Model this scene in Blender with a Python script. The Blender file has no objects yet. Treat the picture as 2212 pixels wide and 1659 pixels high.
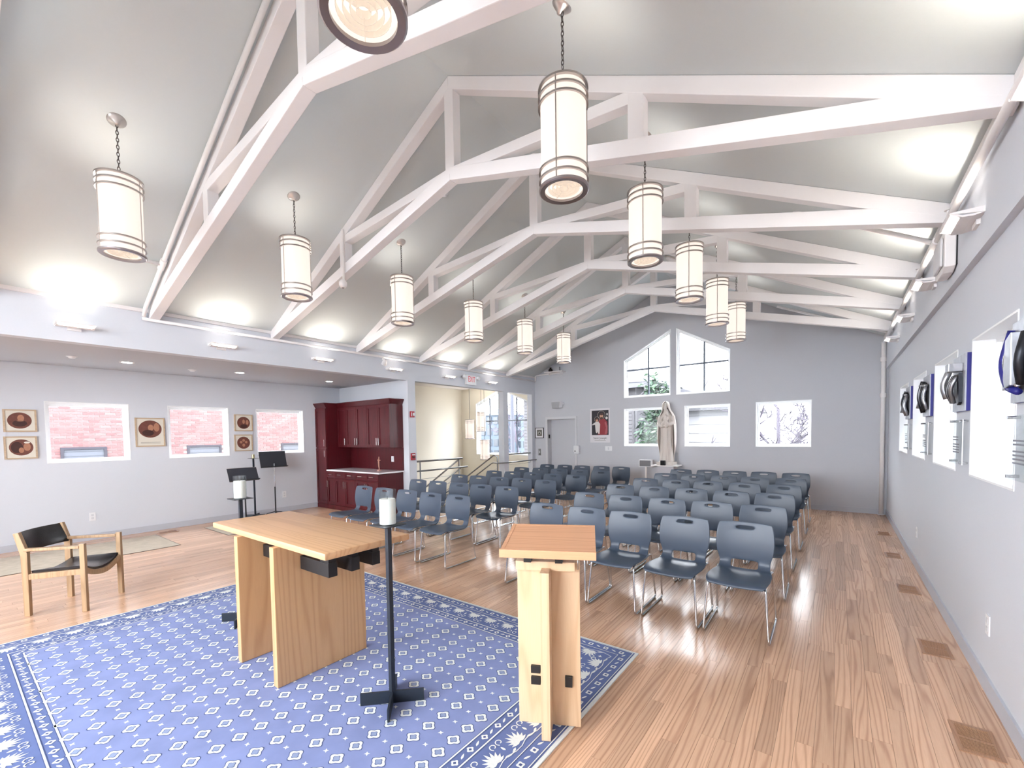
import bpy, bmesh, math, random
from mathutils import Vector, Matrix

random.seed(7)
scene = bpy.context.scene
COL = scene.collection
PI = math.pi

# ---------------------------------------------------------------- camera
F_PX, CY_PX, YAW, PITCH, ROLL, EYE = 937.3246, 974.7095, -0.6439655, -0.0385066, -0.0149206, 1.65
_F = Vector((math.sin(YAW), math.cos(YAW), 0)); _R = Vector((math.cos(YAW), -math.sin(YAW), 0)); _U = Vector((0, 0, 1))
CF = _F * math.cos(PITCH) + _U * math.sin(PITCH)
_U2 = _U * math.cos(PITCH) - _F * math.sin(PITCH)
CR = _R * math.cos(ROLL) + _U2 * math.sin(ROLL)
CU = _U2 * math.cos(ROLL) - _R * math.sin(ROLL)
cam_data = bpy.data.cameras.new('camera')
cam_data.sensor_width = 36.0
cam_data.lens = F_PX * 36.0 / 2212
cam_data.shift_y = (CY_PX - 829.5) / 2212
cam_data.clip_start = 0.05
cam_data.clip_end = 500
cam = bpy.data.objects.new('camera', cam_data)
COL.objects.link(cam)
m = Matrix.Identity(4)
for i in range(3):
    m[i][0] = CR[i]; m[i][1] = CU[i]; m[i][2] = -CF[i]
m[2][3] = EYE
cam.matrix_world = m
scene.camera = cam

# ---------------------------------------------------------------- sky and exposure
SKY = 5.0
SCONCE_W = 3.3
LANTERN = 0.265
UPLIGHT_W = 0.7
world = bpy.data.worlds.new('overcast_sky')
scene.world = world
world.use_nodes = True
bg = world.node_tree.nodes['Background']
bg.inputs[0].default_value = (0.91, 0.95, 1.0, 1)
bg.inputs[1].default_value = SKY
vs = scene.view_settings
vs.view_transform = 'Standard'
vs.look = 'None'
vs.exposure = 1.88
vs.gamma = 1.0
vs.use_curve_mapping = False
scene.cycles.use_denoising = True
scene.cycles.max_bounces = 6
scene.cycles.diffuse_bounces = 4
scene.cycles.glossy_bounces = 2
scene.cycles.transmission_bounces = 3
scene.cycles.transparent_max_bounces = 8
scene.cycles.use_light_tree = False
scene.cycles.use_adaptive_sampling = True
scene.cycles.adaptive_threshold = 0.04
scene.cycles.sample_clamp_indirect = 6.0
scene.cycles.caustics_reflective = False
scene.cycles.caustics_refractive = False

# ---------------------------------------------------------------- room constants (metres)
XR, XU, ZLEDGE = 0.766, 0.722, 2.793
XH, XL, ZA, ZH = -7.33, -9.911, 2.852, 2.834
YF, YA, YP, Y0 = 10.947, 6.098, 6.303, -3.2
XS, ZS = -10.36, 3.20
XC, RZ, SL = -3.25, 5.35, 0.49
T0, DT, P0 = 0.223, 1.55, 1.075
def roof(x): return RZ - SL * abs(x - XC)

def proj(x, y, z):
    d = Vector((x, y, z - EYE)); f = d.dot(CF)
    if f < 0.05: return None
    return 1106 + F_PX * d.dot(CR) / f, CY_PX - F_PX * d.dot(CU) / f

# ---------------------------------------------------------------- materials
def lin(h):
    if isinstance(h, str):
        h = h.lstrip('#'); v = [int(h[i:i + 2], 16) / 255 for i in (0, 2, 4)]
        return tuple(c / 12.92 if c <= 0.04045 else ((c + 0.055) / 1.055) ** 2.4 for c in v)
    return tuple(h)
MATS = {}
def mat(name, col, rough=0.5, metal=0.0, spec=0.5, emit=None, es=1.0, noise=None, coat=0.0):
    if name in MATS: return MATS[name]
    m = bpy.data.materials.new(name); m.use_nodes = True
    nt = m.node_tree; b = nt.nodes['Principled BSDF']
    c = lin(col)
    b.inputs['Base Color'].default_value = (*c, 1)
    b.inputs['Roughness'].default_value = rough
    b.inputs['Metallic'].default_value = metal
    b.inputs['Specular IOR Level'].default_value = spec
    b.inputs['Coat Weight'].default_value = coat
    if emit:
        b.inputs['Emission Color'].default_value = (*lin(emit), 1)
        b.inputs['Emission Strength'].default_value = es
    if noise:
        scale, amt, bump = noise
        g = nt.nodes.new('ShaderNodeNewGeometry'); n = nt.nodes.new('ShaderNodeTexNoise')
        n.inputs['Scale'].default_value = scale; n.inputs['Detail'].default_value = 4
        nt.links.new(g.outputs['Position'], n.inputs['Vector'])
        r = nt.nodes.new('ShaderNodeMapRange'); r.inputs['To Min'].default_value = 1 - amt; r.inputs['To Max'].default_value = 1 + amt
        nt.links.new(n.outputs['Fac'], r.inputs['Value'])
        mx = nt.nodes.new('ShaderNodeVectorMath'); mx.operation = 'SCALE'
        mx.inputs[0].default_value = c
        nt.links.new(r.outputs['Result'], mx.inputs['Scale']); nt.links.new(mx.outputs['Vector'], b.inputs['Base Color'])
        if bump:
            bp = nt.nodes.new('ShaderNodeBump'); bp.inputs['Strength'].default_value = bump; bp.inputs['Distance'].default_value = 0.01
            nt.links.new(n.outputs['Fac'], bp.inputs['Height']); nt.links.new(bp.outputs['Normal'], b.inputs['Normal'])
    if emit: m.cycles.emission_sampling = 'NONE'
    MATS[name] = m
    return m

def wood(name, c_light, c_dark, axis=1, freq=21.0, rough=0.4, tint=0.0, contrast=1.0, sq=0.08, spec=0.5, dist=36.0):
    """plain-sawn board: rings run along the axis; an optional 'tint' attribute shifts tone and figure per board"""
    if name in MATS: return MATS[name]
    m = bpy.data.materials.new(name); m.use_nodes = True
    nt = m.node_tree; b = nt.nodes['Principled BSDF']; N = nt.nodes.new; L = nt.links.new
    b.inputs['Roughness'].default_value = rough
    b.inputs['Specular IOR Level'].default_value = spec
    tc = N('ShaderNodeNewGeometry') if tint else N('ShaderNodeTexCoord')
    mp = N('ShaderNodeMapping'); s = [1, 1, 1]; s[axis] = sq
    mp.inputs['Scale'].default_value = s
    src = tc.outputs['Position'] if tint else tc.outputs['Object']
    if tint:
        at = N('ShaderNodeAttribute'); at.attribute_name = 'tint'
        sc = N('ShaderNodeVectorMath'); sc.operation = 'SCALE'; sc.inputs[0].default_value = (17.3, 31.7, 5.1)
        L(at.outputs['Fac'], sc.inputs['Scale'])
        ad = N('ShaderNodeVectorMath'); ad.operation = 'ADD'
        L(src, ad.inputs[0]); L(sc.outputs['Vector'], ad.inputs[1]); src = ad.outputs['Vector']
    L(src, mp.inputs['Vector'])
    w = N('ShaderNodeTexWave'); w.wave_type = 'BANDS'; w.bands_direction = 'Y' if axis != 1 else 'X'
    w.inputs['Scale'].default_value = freq; w.inputs['Distortion'].default_value = dist
    w.inputs['Detail'].default_value = 2.0; w.inputs['Detail Scale'].default_value = 0.45
    L(mp.outputs['Vector'], w.inputs['Vector'])
    n = N('ShaderNodeTexNoise'); n.inputs['Scale'].default_value = 140; n.inputs['Detail'].default_value = 3
    L(mp.outputs['Vector'], n.inputs['Vector'])
    n2 = N('ShaderNodeTexNoise'); n2.inputs['Scale'].default_value = 9; n2.inputs['Detail'].default_value = 2
    L(mp.outputs['Vector'], n2.inputs['Vector'])
    pw = N('ShaderNodeMath'); pw.operation = 'POWER'; pw.inputs[1].default_value = 3.5; L(w.outputs['Fac'], pw.inputs[0])
    m1 = N('ShaderNodeMath'); m1.operation = 'MULTIPLY'; m1.inputs[1].default_value = 0.55 * contrast; L(pw.outputs[0], m1.inputs[0])
    m2 = N('ShaderNodeMath'); m2.operation = 'MULTIPLY_ADD'; m2.inputs[1].default_value = 0.45 * contrast; L(n.outputs['Fac'], m2.inputs[0]); L(m1.outputs[0], m2.inputs[2])
    m3 = N('ShaderNodeMath'); m3.operation = 'MULTIPLY_ADD'; m3.inputs[1].default_value = 0.5 * contrast; L(n2.outputs['Fac'], m3.inputs[0]); L(m2.outputs[0], m3.inputs[2])
    m4 = N('ShaderNodeMath'); m4.operation = 'SUBTRACT'; m4.use_clamp = True; m4.inputs[1].default_value = 0.3 * contrast; L(m3.outputs[0], m4.inputs[0])
    mx = N('ShaderNodeMix'); mx.data_type = 'RGBA'
    mx.inputs[6].default_value = (*lin(c_light), 1); mx.inputs[7].default_value = (*lin(c_dark), 1)
    L(m4.outputs[0], mx.inputs[0])
    out = mx.outputs[2]
    if tint:
        mr = N('ShaderNodeMapRange'); mr.inputs['To Min'].default_value = 1 - tint; mr.inputs['To Max'].default_value = 1 + tint
        fr = N('ShaderNodeMath'); fr.operation = 'FRACT'; L(at.outputs['Fac'], fr.inputs[0])
        L(fr.outputs[0], mr.inputs['Value'])
        sc2 = N('ShaderNodeVectorMath'); sc2.operation = 'SCALE'
        L(out, sc2.inputs[0]); L(mr.outputs['Result'], sc2.inputs['Scale']); out = sc2.outputs['Vector']
    L(out, b.inputs['Base Color'])
    MATS[name] = m
    return m

def glass_mat(name, gloss=0.06, tintc=(1, 1, 1)):
    if name in MATS: return MATS[name]
    m = bpy.data.materials.new(name); m.use_nodes = True
    nt = m.node_tree; nt.nodes.remove(nt.nodes['Principled BSDF'])
    o = nt.nodes['Material Output']; t = nt.nodes.new('ShaderNodeBsdfTransparent'); g = nt.nodes.new('ShaderNodeBsdfGlossy')
    t.inputs[0].default_value = (*tintc, 1); g.inputs['Roughness'].default_value = 0.02
    x = nt.nodes.new('ShaderNodeMixShader'); x.inputs[0].default_value = gloss
    nt.links.new(t.outputs[0], x.inputs[1]); nt.links.new(g.outputs[0], x.inputs[2]); nt.links.new(x.outputs[0], o.inputs['Surface'])
    MATS[name] = m
    return m

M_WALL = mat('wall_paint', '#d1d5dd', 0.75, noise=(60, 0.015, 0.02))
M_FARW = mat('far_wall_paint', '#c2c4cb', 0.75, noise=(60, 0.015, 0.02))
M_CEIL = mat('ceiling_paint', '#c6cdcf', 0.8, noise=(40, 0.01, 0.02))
M_CREAM = mat('cream_paint', '#f0eadc', 0.75, noise=(50, 0.01, 0.02))
M_WHITE = mat('white_paint', '#e9e6e6', 0.5)
M_TRUSS = mat('truss_paint', '#e7e5e7', 0.5, noise=(20, 0.012, 0.0))
M_VINYL = mat('white_vinyl', '#f0f2f4', 0.35)
M_PLASTIC = mat('white_plastic', '#e6e7ea', 0.35)
M_BASE = mat('baseboard_paint', '#bcbfc8', 0.5)
M_NICKEL = mat('brushed_nickel', '#bab4b1', 0.32, 1.0)
M_DKNICK = mat('dark_nickel', '#aaa4a6', 0.35, 1.0)
M_CHROME = mat('chrome', '#d5d7da', 0.16, 1.0)
M_STEEL = mat('brushed_steel', '#9a9c9e', 0.3, 1.0)
M_BLACK = mat('black_steel', '#1d2530', 0.45, noise=(30, 0.2, 0.05))
M_BLKWD = mat('black_stained_wood', '#17171a', 0.5, noise=(25, 0.3, 0.05))
M_GLASS = glass_mat('window_glass', 0.008)
M_CLEAR = glass_mat('clear_glass', 0.06, (0.96, 0.98, 0.98))
M_WAX = mat('white_wax', '#f4f3ec', 0.4, emit='#f4f3ec', es=0.0)
M_SHELL = mat('slate_plastic', '#414d5e', 0.36, noise=(400, 0.04, 0.05))
M_MAHOG = wood('mahogany', '#541019', '#2e070d', axis=2, freq=9, rough=0.33, contrast=0.7)
M_OAKT = wood('altar_oak', '#d2a87f', '#b3855c', axis=0, freq=6, rough=0.38, contrast=0.75)
M_OAKV = wood('oak_panel', '#d0a67a', '#ae8154', axis=2, freq=6, rough=0.4, contrast=0.7)
M_OAKL = wood('lectern_oak', '#dcc09e', '#c09a74', axis=2, freq=9, rough=0.42, contrast=0.7)
M_OAKTOP = wood('red_oak_top', '#dca882', '#be8560', axis=0, freq=9, rough=0.4, contrast=0.75)
M_CHAIRW = wood('armchair_oak', '#b39574', '#896c4e', axis=2, freq=14, rough=0.45, contrast=0.8)
M_LEATHER = mat('black_leather', '#14151a', 0.3, noise=(90, 0.2, 0.1))
M_FLOOR = wood('oak_floor', '#dfb696', '#a0745a', axis=1, freq=12, rough=0.19, tint=0.15, contrast=0.8, spec=0.6, sq=0.06)
M_SUB = mat('floor_joint', '#5b3d2a', 0.8)

# ---------------------------------------------------------------- mesh builder
class MB:
    def __init__(s): s.v = []; s.f = []; s.mi = []; s.t = []
    def add(s, vs, fs, k=0, t=0.0):
        o = len(s.v); s.v += [Vector(q) for q in vs]
        for f in fs: s.f.append([i + o for i in f]); s.mi.append(k); s.t.append(t)
        return s
    def box(s, x0, x1, y0, y1, z0, z1, k=0, M=None, t=0.0):
        vs = [Vector((x, y, z)) for z in (z0, z1) for y in (y0, y1) for x in (x0, x1)]
        if M: vs = [M @ q for q in vs]
        return s.add(vs, [(0, 2, 3, 1), (4, 5, 7, 6), (0, 1, 5, 4), (2, 6, 7, 3), (0, 4, 6, 2), (1, 3, 7, 5)], k, t)
    def hexa(s, b, tp, k=0):
        return s.add(list(b) + list(tp), [(3, 2, 1, 0), (4, 5, 6, 7), (0, 1, 5, 4), (1, 2, 6, 5), (2, 3, 7, 6), (3, 0, 4, 7)], k)
    def prism(s, poly, fn, a, b, k=0):
        """poly: 2-D outline; fn(u, w, n) -> 3-D point; extruded from n=a to n=b"""
        n = len(poly); vs = [fn(u, w, a) for u, w in poly] + [fn(u, w, b) for u, w in poly]
        fs = [tuple(range(n))[::-1], tuple(range(n, 2 * n))] + [(i, (i + 1) % n, n + (i + 1) % n, n + i) for i in range(n)]
        return s.add(vs, fs, k)
    def ring(s, po, pi, fn, a, b, k=0):
        n = len(po); vs = [fn(u, w, c) for c in (a, b) for P in (po, pi) for u, w in P]; fs = []
        for i in range(n):
            j = (i + 1) % n
            fs += [(i, j, n + j, n + i), (2 * n + i, 3 * n + i, 3 * n + j, 2 * n + j), (i, 2 * n + i, 2 * n + j, j), (n + i, n + j, 3 * n + j, 3 * n + i)]
        return s.add(vs, fs, k)
    def cyl(s, a, b, r, r2=None, n=12, k=0, caps=True):
        a, b = Vector(a), Vector(b); r2 = r if r2 is None else r2; d = (b - a).normalized()
        u = d.orthogonal().normalized(); w = d.cross(u)
        vs = [p + (u * math.cos(2 * PI * i / n) + w * math.sin(2 * PI * i / n)) * rr for p, rr in ((a, r), (b, r2)) for i in range(n)]
        fs = [(i, (i + 1) % n, n + (i + 1) % n, n + i) for i in range(n)]
        if caps: fs += [tuple(range(n))[::-1], tuple(range(n, 2 * n))]
        return s.add(vs, fs, k)
    def tube(s, pts, r, n=8, k=0, closed=False):
        pts = [Vector(q) for q in pts]; m = len(pts); rings = []
        up = None
        for i in range(m):
            a = pts[i - 1] if (i or closed) else pts[0]; b = pts[(i + 1) % m] if (i < m - 1 or closed) else pts[i]
            d = (b - a).normalized()
            if up is None: up = d.orthogonal().normalized()
            up = (up - d * up.dot(d)).normalized(); w = d.cross(up)
            rr = r[i] if isinstance(r, (list, tuple)) else r
            rings.append([pts[i] + (up * math.cos(2 * PI * j / n) + w * math.sin(2 * PI * j / n)) * rr for j in range(n)])
        fs = []
        for i in range(m if closed else m - 1):
            e = ((i + 1) % m) * n
            for j in range(n): fs.append((i * n + j, i * n + (j + 1) % n, e + (j + 1) % n, e + j))
        if not closed: fs += [tuple(range(n))[::-1], tuple(range((m - 1) * n, m * n))]
        return s.add([q for g in rings for q in g], fs, k)
    def lathe(s, prof, c=(0, 0, 0), n=32, k=0, M=None, closed=False):
        vs = []
        for r, z in prof:
            for i in range(n):
                q = Vector((r * math.cos(2 * PI * i / n), r * math.sin(2 * PI * i / n), z))
                vs.append((M @ q if M else q) + Vector(c))
        m = len(prof); fs = []
        for i in range(m if closed else m - 1):
            e = ((i + 1) % m) * n
            for j in range(n): fs.append((i * n + j, i * n + (j + 1) % n, e + (j + 1) % n, e + j))
        return s.add(vs, fs, k)
    def ellipsoid(s, c, r, n=16, m=10, k=0, M=None):
        prof = [(math.sin(PI * i / m) + 1e-4, -math.cos(PI * i / m)) for i in range(m + 1)]
        S = Matrix.Diagonal((*r, 1))
        return s.lathe(prof, c, n, k, (M @ S) if M else S)
    def build(s, name, mats, parent=None, smooth=False, off=None, bevel=0, sub=0, tint=False):
        me = bpy.data.meshes.new(name)
        o0 = Vector(off) if off is not None else Vector((0, 0, 0))
        me.from_pydata([tuple(q - o0) for q in s.v], [], s.f)
        if not isinstance(mats, (list, tuple)): mats = [mats]
        for q in mats: me.materials.append(q)
        if len(mats) > 1: me.polygons.foreach_set('material_index', s.mi)
        if smooth is True: me.polygons.foreach_set('use_smooth', [True] * len(s.f))
        if tint:
            a = me.attributes.new('tint', 'FLOAT', 'FACE'); a.data.foreach_set('value', s.t)
        me.update()
        o = bpy.data.objects.new(name, me); COL.objects.link(o)
        if parent: o.parent = parent
        if bevel:
            b = bmesh.new(); b.from_mesh(me)
            bmesh.ops.recalc_face_normals(b, faces=b.faces)
            bmesh.ops.bevel(b, geom=[e for e in b.edges if len(e.link_faces) == 2 and e.calc_face_angle(0) > 0.5], offset=bevel, segments=2, profile=0.6, affect='EDGES')
            b.to_mesh(me); b.free()
        if isinstance(smooth, float):
            me.polygons.foreach_set('use_smooth', [True] * len(me.polygons)); me.set_sharp_from_angle(angle=smooth)
        return o

def recalc(o):
    b = bmesh.new(); b.from_mesh(o.data); bmesh.ops.recalc_face_normals(b, faces=b.faces); b.to_mesh(o.data); b.free()

def tag(o, label, cat, group=None):
    o['label'] = label; o['category'] = cat
    if group: o['group'] = group
    return o
def thing(name, label, cat, loc=(0, 0, 0), rz=0, group=None):
    o = bpy.data.objects.new(name, None); COL.objects.link(o)
    o.empty_display_size = 0.1
    o.location = loc; o.rotation_euler = (0, 0, rz)
    return tag(o, label, cat, group)
def struct(o):
    o['kind'] = 'structure'; return o
def sempty(name, loc=(0, 0, 0)):
    o = bpy.data.objects.new(name, None); COL.objects.link(o); o.location = loc; o.empty_display_size = 0.1
    return struct(o)
def kids(o): return [c for c in bpy.data.objects if c.parent == o]
def dup(root, loc, rz, label=None):
    r = root.copy(); COL.objects.link(r); r.location = loc; r.rotation_euler = (0, 0, rz)
    if label: r['label'] = label
    for ch in root.children:
        c = ch.copy(); COL.objects.link(c); c.parent = r
        for g in ch.children:
            d = g.copy(); COL.objects.link(d); d.parent = c
    return r
def bake(o):
    dg = bpy.context.evaluated_depsgraph_get(); dg.update()
    me = bpy.data.meshes.new_from_object(o.evaluated_get(dg)); o.modifiers.clear(); o.data = me
    return o
def area_light(name, parent, loc, w, h, power, rot, col=(1, 0.90, 0.79)):
    l = bpy.data.lights.new(name, 'AREA'); l.shape = 'RECTANGLE'; l.size = w; l.size_y = h; l.energy = power; l.color = col
    o = bpy.data.objects.new(name, l); COL.objects.link(o); o.parent = parent; o.location = loc; o.rotation_euler = rot
    return o
_txt = {}
def text_mesh(name, s, size, material, parent, M, depth=0.0, align='CENTER', sx=1.0):
    cu = bpy.data.curves.new(name, 'FONT'); cu.body = s; cu.size = size; cu.align_x = align; cu.align_y = 'CENTER'; cu.extrude = depth
    o = bpy.data.objects.new(name, cu); COL.objects.link(o)
    dg = bpy.context.evaluated_depsgraph_get(); me = bpy.data.meshes.new_from_object(o.evaluated_get(dg))
    bpy.data.objects.remove(o); me.transform(M @ Matrix.Diagonal((sx, 1, 1, 1))); me.materials.clear(); me.materials.append(material)
    q = bpy.data.objects.new(name, me); COL.objects.link(q); q.parent = parent
    return q
def rounded(pts, r, n=5):
    """polyline with rounded corners"""
    pts = [Vector(q) for q in pts]; out = [pts[0]]
    for i in range(1, len(pts) - 1):
        a, b, c = pts[i - 1], pts[i], pts[i + 1]
        rr = min(r, (a - b).length * 0.49, (c - b).length * 0.49)
        p, q = b + (a - b).normalized() * rr, b + (c - b).normalized() * rr
        for j in range(n + 1):
            t = j / n; out.append(p * (1 - t) ** 2 + b * 2 * t * (1 - t) + q * t * t)
    return out + [pts[-1]]
def inset(poly, d):
    """inset a convex counter-clockwise polygon"""
    n = len(poly); out = []
    for i in range(n):
        p0, p1, p2 = Vector(poly[i - 1]), Vector(poly[i]), Vector(poly[(i + 1) % n])
        e1, e2 = (p1 - p0).normalized(), (p2 - p1).normalized()
        n1, n2 = Vector((-e1.y, e1.x)), Vector((-e2.y, e2.x))
        b = (n1 + n2) / (1 + n1.dot(n2)); out.append(tuple(p1 + b * d))
    return out
def ellipse(cx, cy, rx, ry, n=28): return [(cx + rx * math.cos(2 * PI * i / n), cy + ry * math.sin(2 * PI * i / n)) for i in range(n)]

# ================================================================ SETTING
# ---------------------------------------------------------------- floor and planks
fl = MB(); fl.box(XL - 0.2, XR + 0.2, Y0 - 0.2, YA, -0.25, -0.02); fl.box(XH - 0.12, XR + 0.2, YA, YF + 0.3, -0.25, -0.02)
floor = struct(fl.build('floor', M_SUB))
PW = 0.0826
planks = []
x = XL
k = 0
while x < XR - 0.005:
    x1 = min(x + PW, XR)
    y_end = YF if x > XH - 0.06 else YA
    y = Y0 - random.random() * 0.9
    while y < y_end:
        ln = random.choice((0.55, 0.75, 0.9, 1.1, 1.3)) + random.random() * 0.15
        a, b = max(y, Y0), min(y + ln, y_end)
        if b - a > 0.02 and b > -0.1:
            under = -5.42 < x and x1 < -1.17 and a > -0.02 and b < 3.08
            area = 0
            if not under:
                N = 6; xm = (x + x1) / 2
                for i in range(N):
                    ya, yb = a + (b - a) * i / N, a + (b - a) * (i + 1) / N
                    c = [proj(x, ya, 0), proj(x1, ya, 0), proj(x1, yb, 0), proj(x, yb, 0)]
                    if None in c: continue
                    if not all(-20 < q[0] < 2232 and q[1] < 1690 for q in c): continue
                    area += abs(sum(c[j - 1][0] * c[j][1] - c[j][0] * c[j - 1][1] for j in range(4))) / 2
            planks.append((area, x, x1, a, b, random.random()))
        y += ln
    x += PW
planks.sort(key=lambda q: -q[0])
rest = MB(); G = 0.0006
for i, (ar, x, x1, a, b, t) in enumerate(planks):
    if i < 300:
        q = MB(); q.box(x + G, x1 - G, a + G, b - G, -0.02, 0.0, t=t); q.build('plank', M_FLOOR, floor, tint=True)
    elif ar > 0 or b < 0.6:
        rest.box(x + G, x1 - G, a + G, b - G, -0.02, 0.0, t=t)
    elif b > 0: rest.box(x + G, x1 - G, a + G, b - G, -0.02, 0.0, t=t)
ro = rest.build('plank_field', M_FLOOR, floor, tint=True); ro['kind'] = 'stuff'
# planks behind the camera
bk = MB(); bk.box(XL, XR, Y0, -0.1, -0.02, -0.0005); bk.build('plank_field', wood('oak_floor_rear', '#dfb696', '#a0745a', axis=1, freq=11, rough=0.2, contrast=0.85), floor)['kind'] = 'stuff'

# ---------------------------------------------------------------- walls with openings
def wall_strips(name, material, axis, c0, c1, cuts, solid, parent=None):
    """vertical strips between cuts; solid(u) -> list of (low, high) at each side of the strip"""
    q = MB()
    for a, b in zip(cuts[:-1], cuts[1:]):
        for (l0, h0, l1, h1) in solid(a, b):
            def P(u, n, z): return (n, u, z) if axis == 'x' else (u, n, z)
            q.hexa([P(a, c0, l0), P(b, c0, l1), P(b, c1, l1), P(a, c1, l0)], [P(a, c0, h0), P(b, c0, h1), P(b, c1, h1), P(a, c1, h0)])
    o = q.build(name, material, parent); recalc(o)
    if not parent: struct(o)
    return o
def rect_holes(holes, lo, hi):
    """holes: (u0, u1, z0, z1); lo/hi are functions of u"""
    def f(a, b):
        mid = (a + b) / 2; hs = sorted([h for h in holes if h[0] - 1e-6 <= a and b <= h[1] + 1e-6], key=lambda h: h[2] if not callable(h[2]) else h[2](mid))
        segs = []; cur0, cur1 = lo(a), lo(b)
        for h in hs:
            z0 = h[2]; z1 = h[3] if callable(h[3]) else (lambda u, v=h[3]: v)
            segs.append((cur0, z0, cur1, z0)); cur0, cur1 = z1(a), z1(b)
        segs.append((cur0, hi(a), cur1, hi(b)))
        return segs
    return f
def cuts_of(holes, lo, hi, extra=()): return sorted(set([lo, hi] + [h[i] for h in holes for i in (0, 1)] + list(extra)))
const = lambda v: (lambda u: v)
WZ0, WZ1 = 1.302, 2.278
R_WIN = [(-1.0, -0.01), (0.50, 1.49), (1.99, 2.99), (3.489, 4.485), (4.955, 5.975), (6.503, 7.496), (7.992, 8.971)]
L_WIN = [(-2.05, -1.05), (-0.49, 0.51), (1.058, 2.070), (2.617, 3.620), (4.145, 5.163)]
hr = [(a, b, WZ0, WZ1) for a, b in R_WIN]
wall_strips('wall_right', M_WALL, 'x', XR, XR + 0.22, cuts_of(hr, Y0, YF), rect_holes(hr, const(0.0), const(ZLEDGE + 0.02)))
struct(MB().box(XU, XR + 0.22, Y0, YF, ZLEDGE, roof(XU) + 0.06).build('trim_1', M_WALL))
hl = [(a, b, WZ0, WZ1) for a, b in L_WIN]
wall_strips('wall_left', M_WALL, 'x', XL - 0.22, XL, cuts_of(hl, Y0, YP), rect_holes(hl, const(0.0), const(3.3)))
# far gable wall
upA = lambda u: 3.533 + (4.178 - 3.533) * (u + 4.510) / 1.206
upB = lambda u: 4.178 - (4.178 - 3.523) * (u + 3.172) / 1.198
hf = [(-4.510, -3.304, 2.561, upA), (-3.172, -1.974, 2.561, upB), (-4.510, -3.500, 1.297, 2.284), (-2.976, -1.966, 1.297, 2.284), (-1.456, -0.436, 1.297, 2.284), (-6.885, -5.953, 0.0, 2.080)]
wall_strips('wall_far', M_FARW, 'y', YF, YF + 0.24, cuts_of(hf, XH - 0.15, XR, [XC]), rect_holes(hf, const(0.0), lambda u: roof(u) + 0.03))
# rear gable wall (behind the camera) with its own windows
upC = lambda u: 3.4 + (4.3 - 3.4) * (u + 6.2) / 2.85
upD = lambda u: 4.3 - (4.3 - 3.4) * (u + 3.15) / 2.85
hb = [(-6.2, -3.35, 0.9, upC), (-3.15, -0.3, 0.9, upD), (-9.3, -7.8, 0.9, 2.3)]
wall_strips('wall_rear', M_WALL, 'y', Y0 - 0.24, Y0, cuts_of(hb, XL - 0.2, XR, [XC, XH]), rect_holes(hb, const(0.0), lambda u: roof(u) + 0.03 if u > XH - 0.001 else 3.35))
# header beam between hall and alcove / stairwell
struct(MB().box(XH - 0.16, XH, Y0, YF + 0.1, ZH, roof(XH) + 0.08).build('wall_header', M_WALL))
# alcove end wall (its end is the pier), post in the stair opening
q = MB(); q.box(XL, XH - 0.16, YA, YA + 0.1, 0, ZA + 0.05); struct(q.build('wall_alcove', M_WALL))
q = MB(); q.box(XH - 0.16, XH, YA, YP, 0, ZH); q.box(XH - 0.16, XH, 10.787, YF, -0.3, ZH); struct(q.build('trim_2', M_WALL))
struct(MB().box(XH - 0.19, XH - 0.002, 9.41, 9.613, -0.3, ZH).build('trim_3', M_WALL))
struct(MB().box(XS, XH - 0.161, YA + 0.101, YP, -2.6, ZS).build('wall_stair_near', M_CREAM))
struct(MB().box(XS - 0.2, XS, YA, YF + 0.2, -2.6, ZS + 0.1).build('wall_stair_left', M_CREAM))
upE = lambda u: 2.69 + 0.42 * (1.05 - abs(u + 8.655))
hs_ = [(-9.705, -7.605, 1.0, upE)]
wall_strips('wall_stair_far', M_CREAM, 'y', YF, YF + 0.24, cuts_of(hs_, XS - 0.1, XH - 0.15, [-8.655]), rect_holes(hs_, const(-2.6), const(ZS + 0.1)))
struct(MB().box(XS - 0.1, XH - 0.16, YA, YF + 0.2, -2.7, -2.6).build('floor_stair', mat('stair_floor', '#b9a58c', 0.5)))
struct(MB().box(XH - 0.16, XH - 0.12, YA, YF, -2.6, -0.02).build('wall_stair_hall', M_CREAM))

# ---------------------------------------------------------------- ceilings
q = MB()
for s in (-1, 1):
    xe = XH - 0.2 if s < 0 else XR + 0.25
    za, zb = RZ, roof(xe)
    q.hexa([(XC, Y0 - 0.2, za), (xe, Y0 - 0.2, zb), (xe, YF + 0.2, zb), (XC, YF + 0.2, za)], [(XC, Y0 - 0.2, za + 0.12), (xe, Y0 - 0.2, zb + 0.12), (xe, YF + 0.2, zb + 0.12), (XC, YF + 0.2, za + 0.12)])
o = q.build('ceiling', M_CEIL); recalc(o); struct(o)
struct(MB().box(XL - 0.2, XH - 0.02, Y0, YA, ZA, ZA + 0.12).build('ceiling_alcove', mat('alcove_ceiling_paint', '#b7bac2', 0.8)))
struct(MB().box(XS - 0.1, XH - 0.02, YA, YF + 0.1, ZS, ZS + 0.1).build('ceiling_stair', M_WHITE))

# ---------------------------------------------------------------- baseboards, picture-rail trim
BB = 0.105
struct(MB().box(XL, XL + 0.014, Y0, YA - 0.66, 0, BB).build('baseboard_left', M_BASE))
struct(MB().box(XR - 0.014, XR, Y0, YF - 0.014, 0, BB).build('baseboard_right', M_BASE))
q = MB(); q.box(XH, -6.94, YF - 0.014, YF, 0, BB); q.box(-5.92, XR, YF - 0.014, YF, 0, BB); struct(q.build('baseboard_far', M_BASE))
struct(MB().box(XH, XH + 0.035, Y0, YF, 3.325, 3.375).build('trim_4', M_WHITE))
struct(MB().box(XU - 0.035, XU, Y0, YF, 3.36, 3.41).build('trim_5', M_WHITE))

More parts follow.
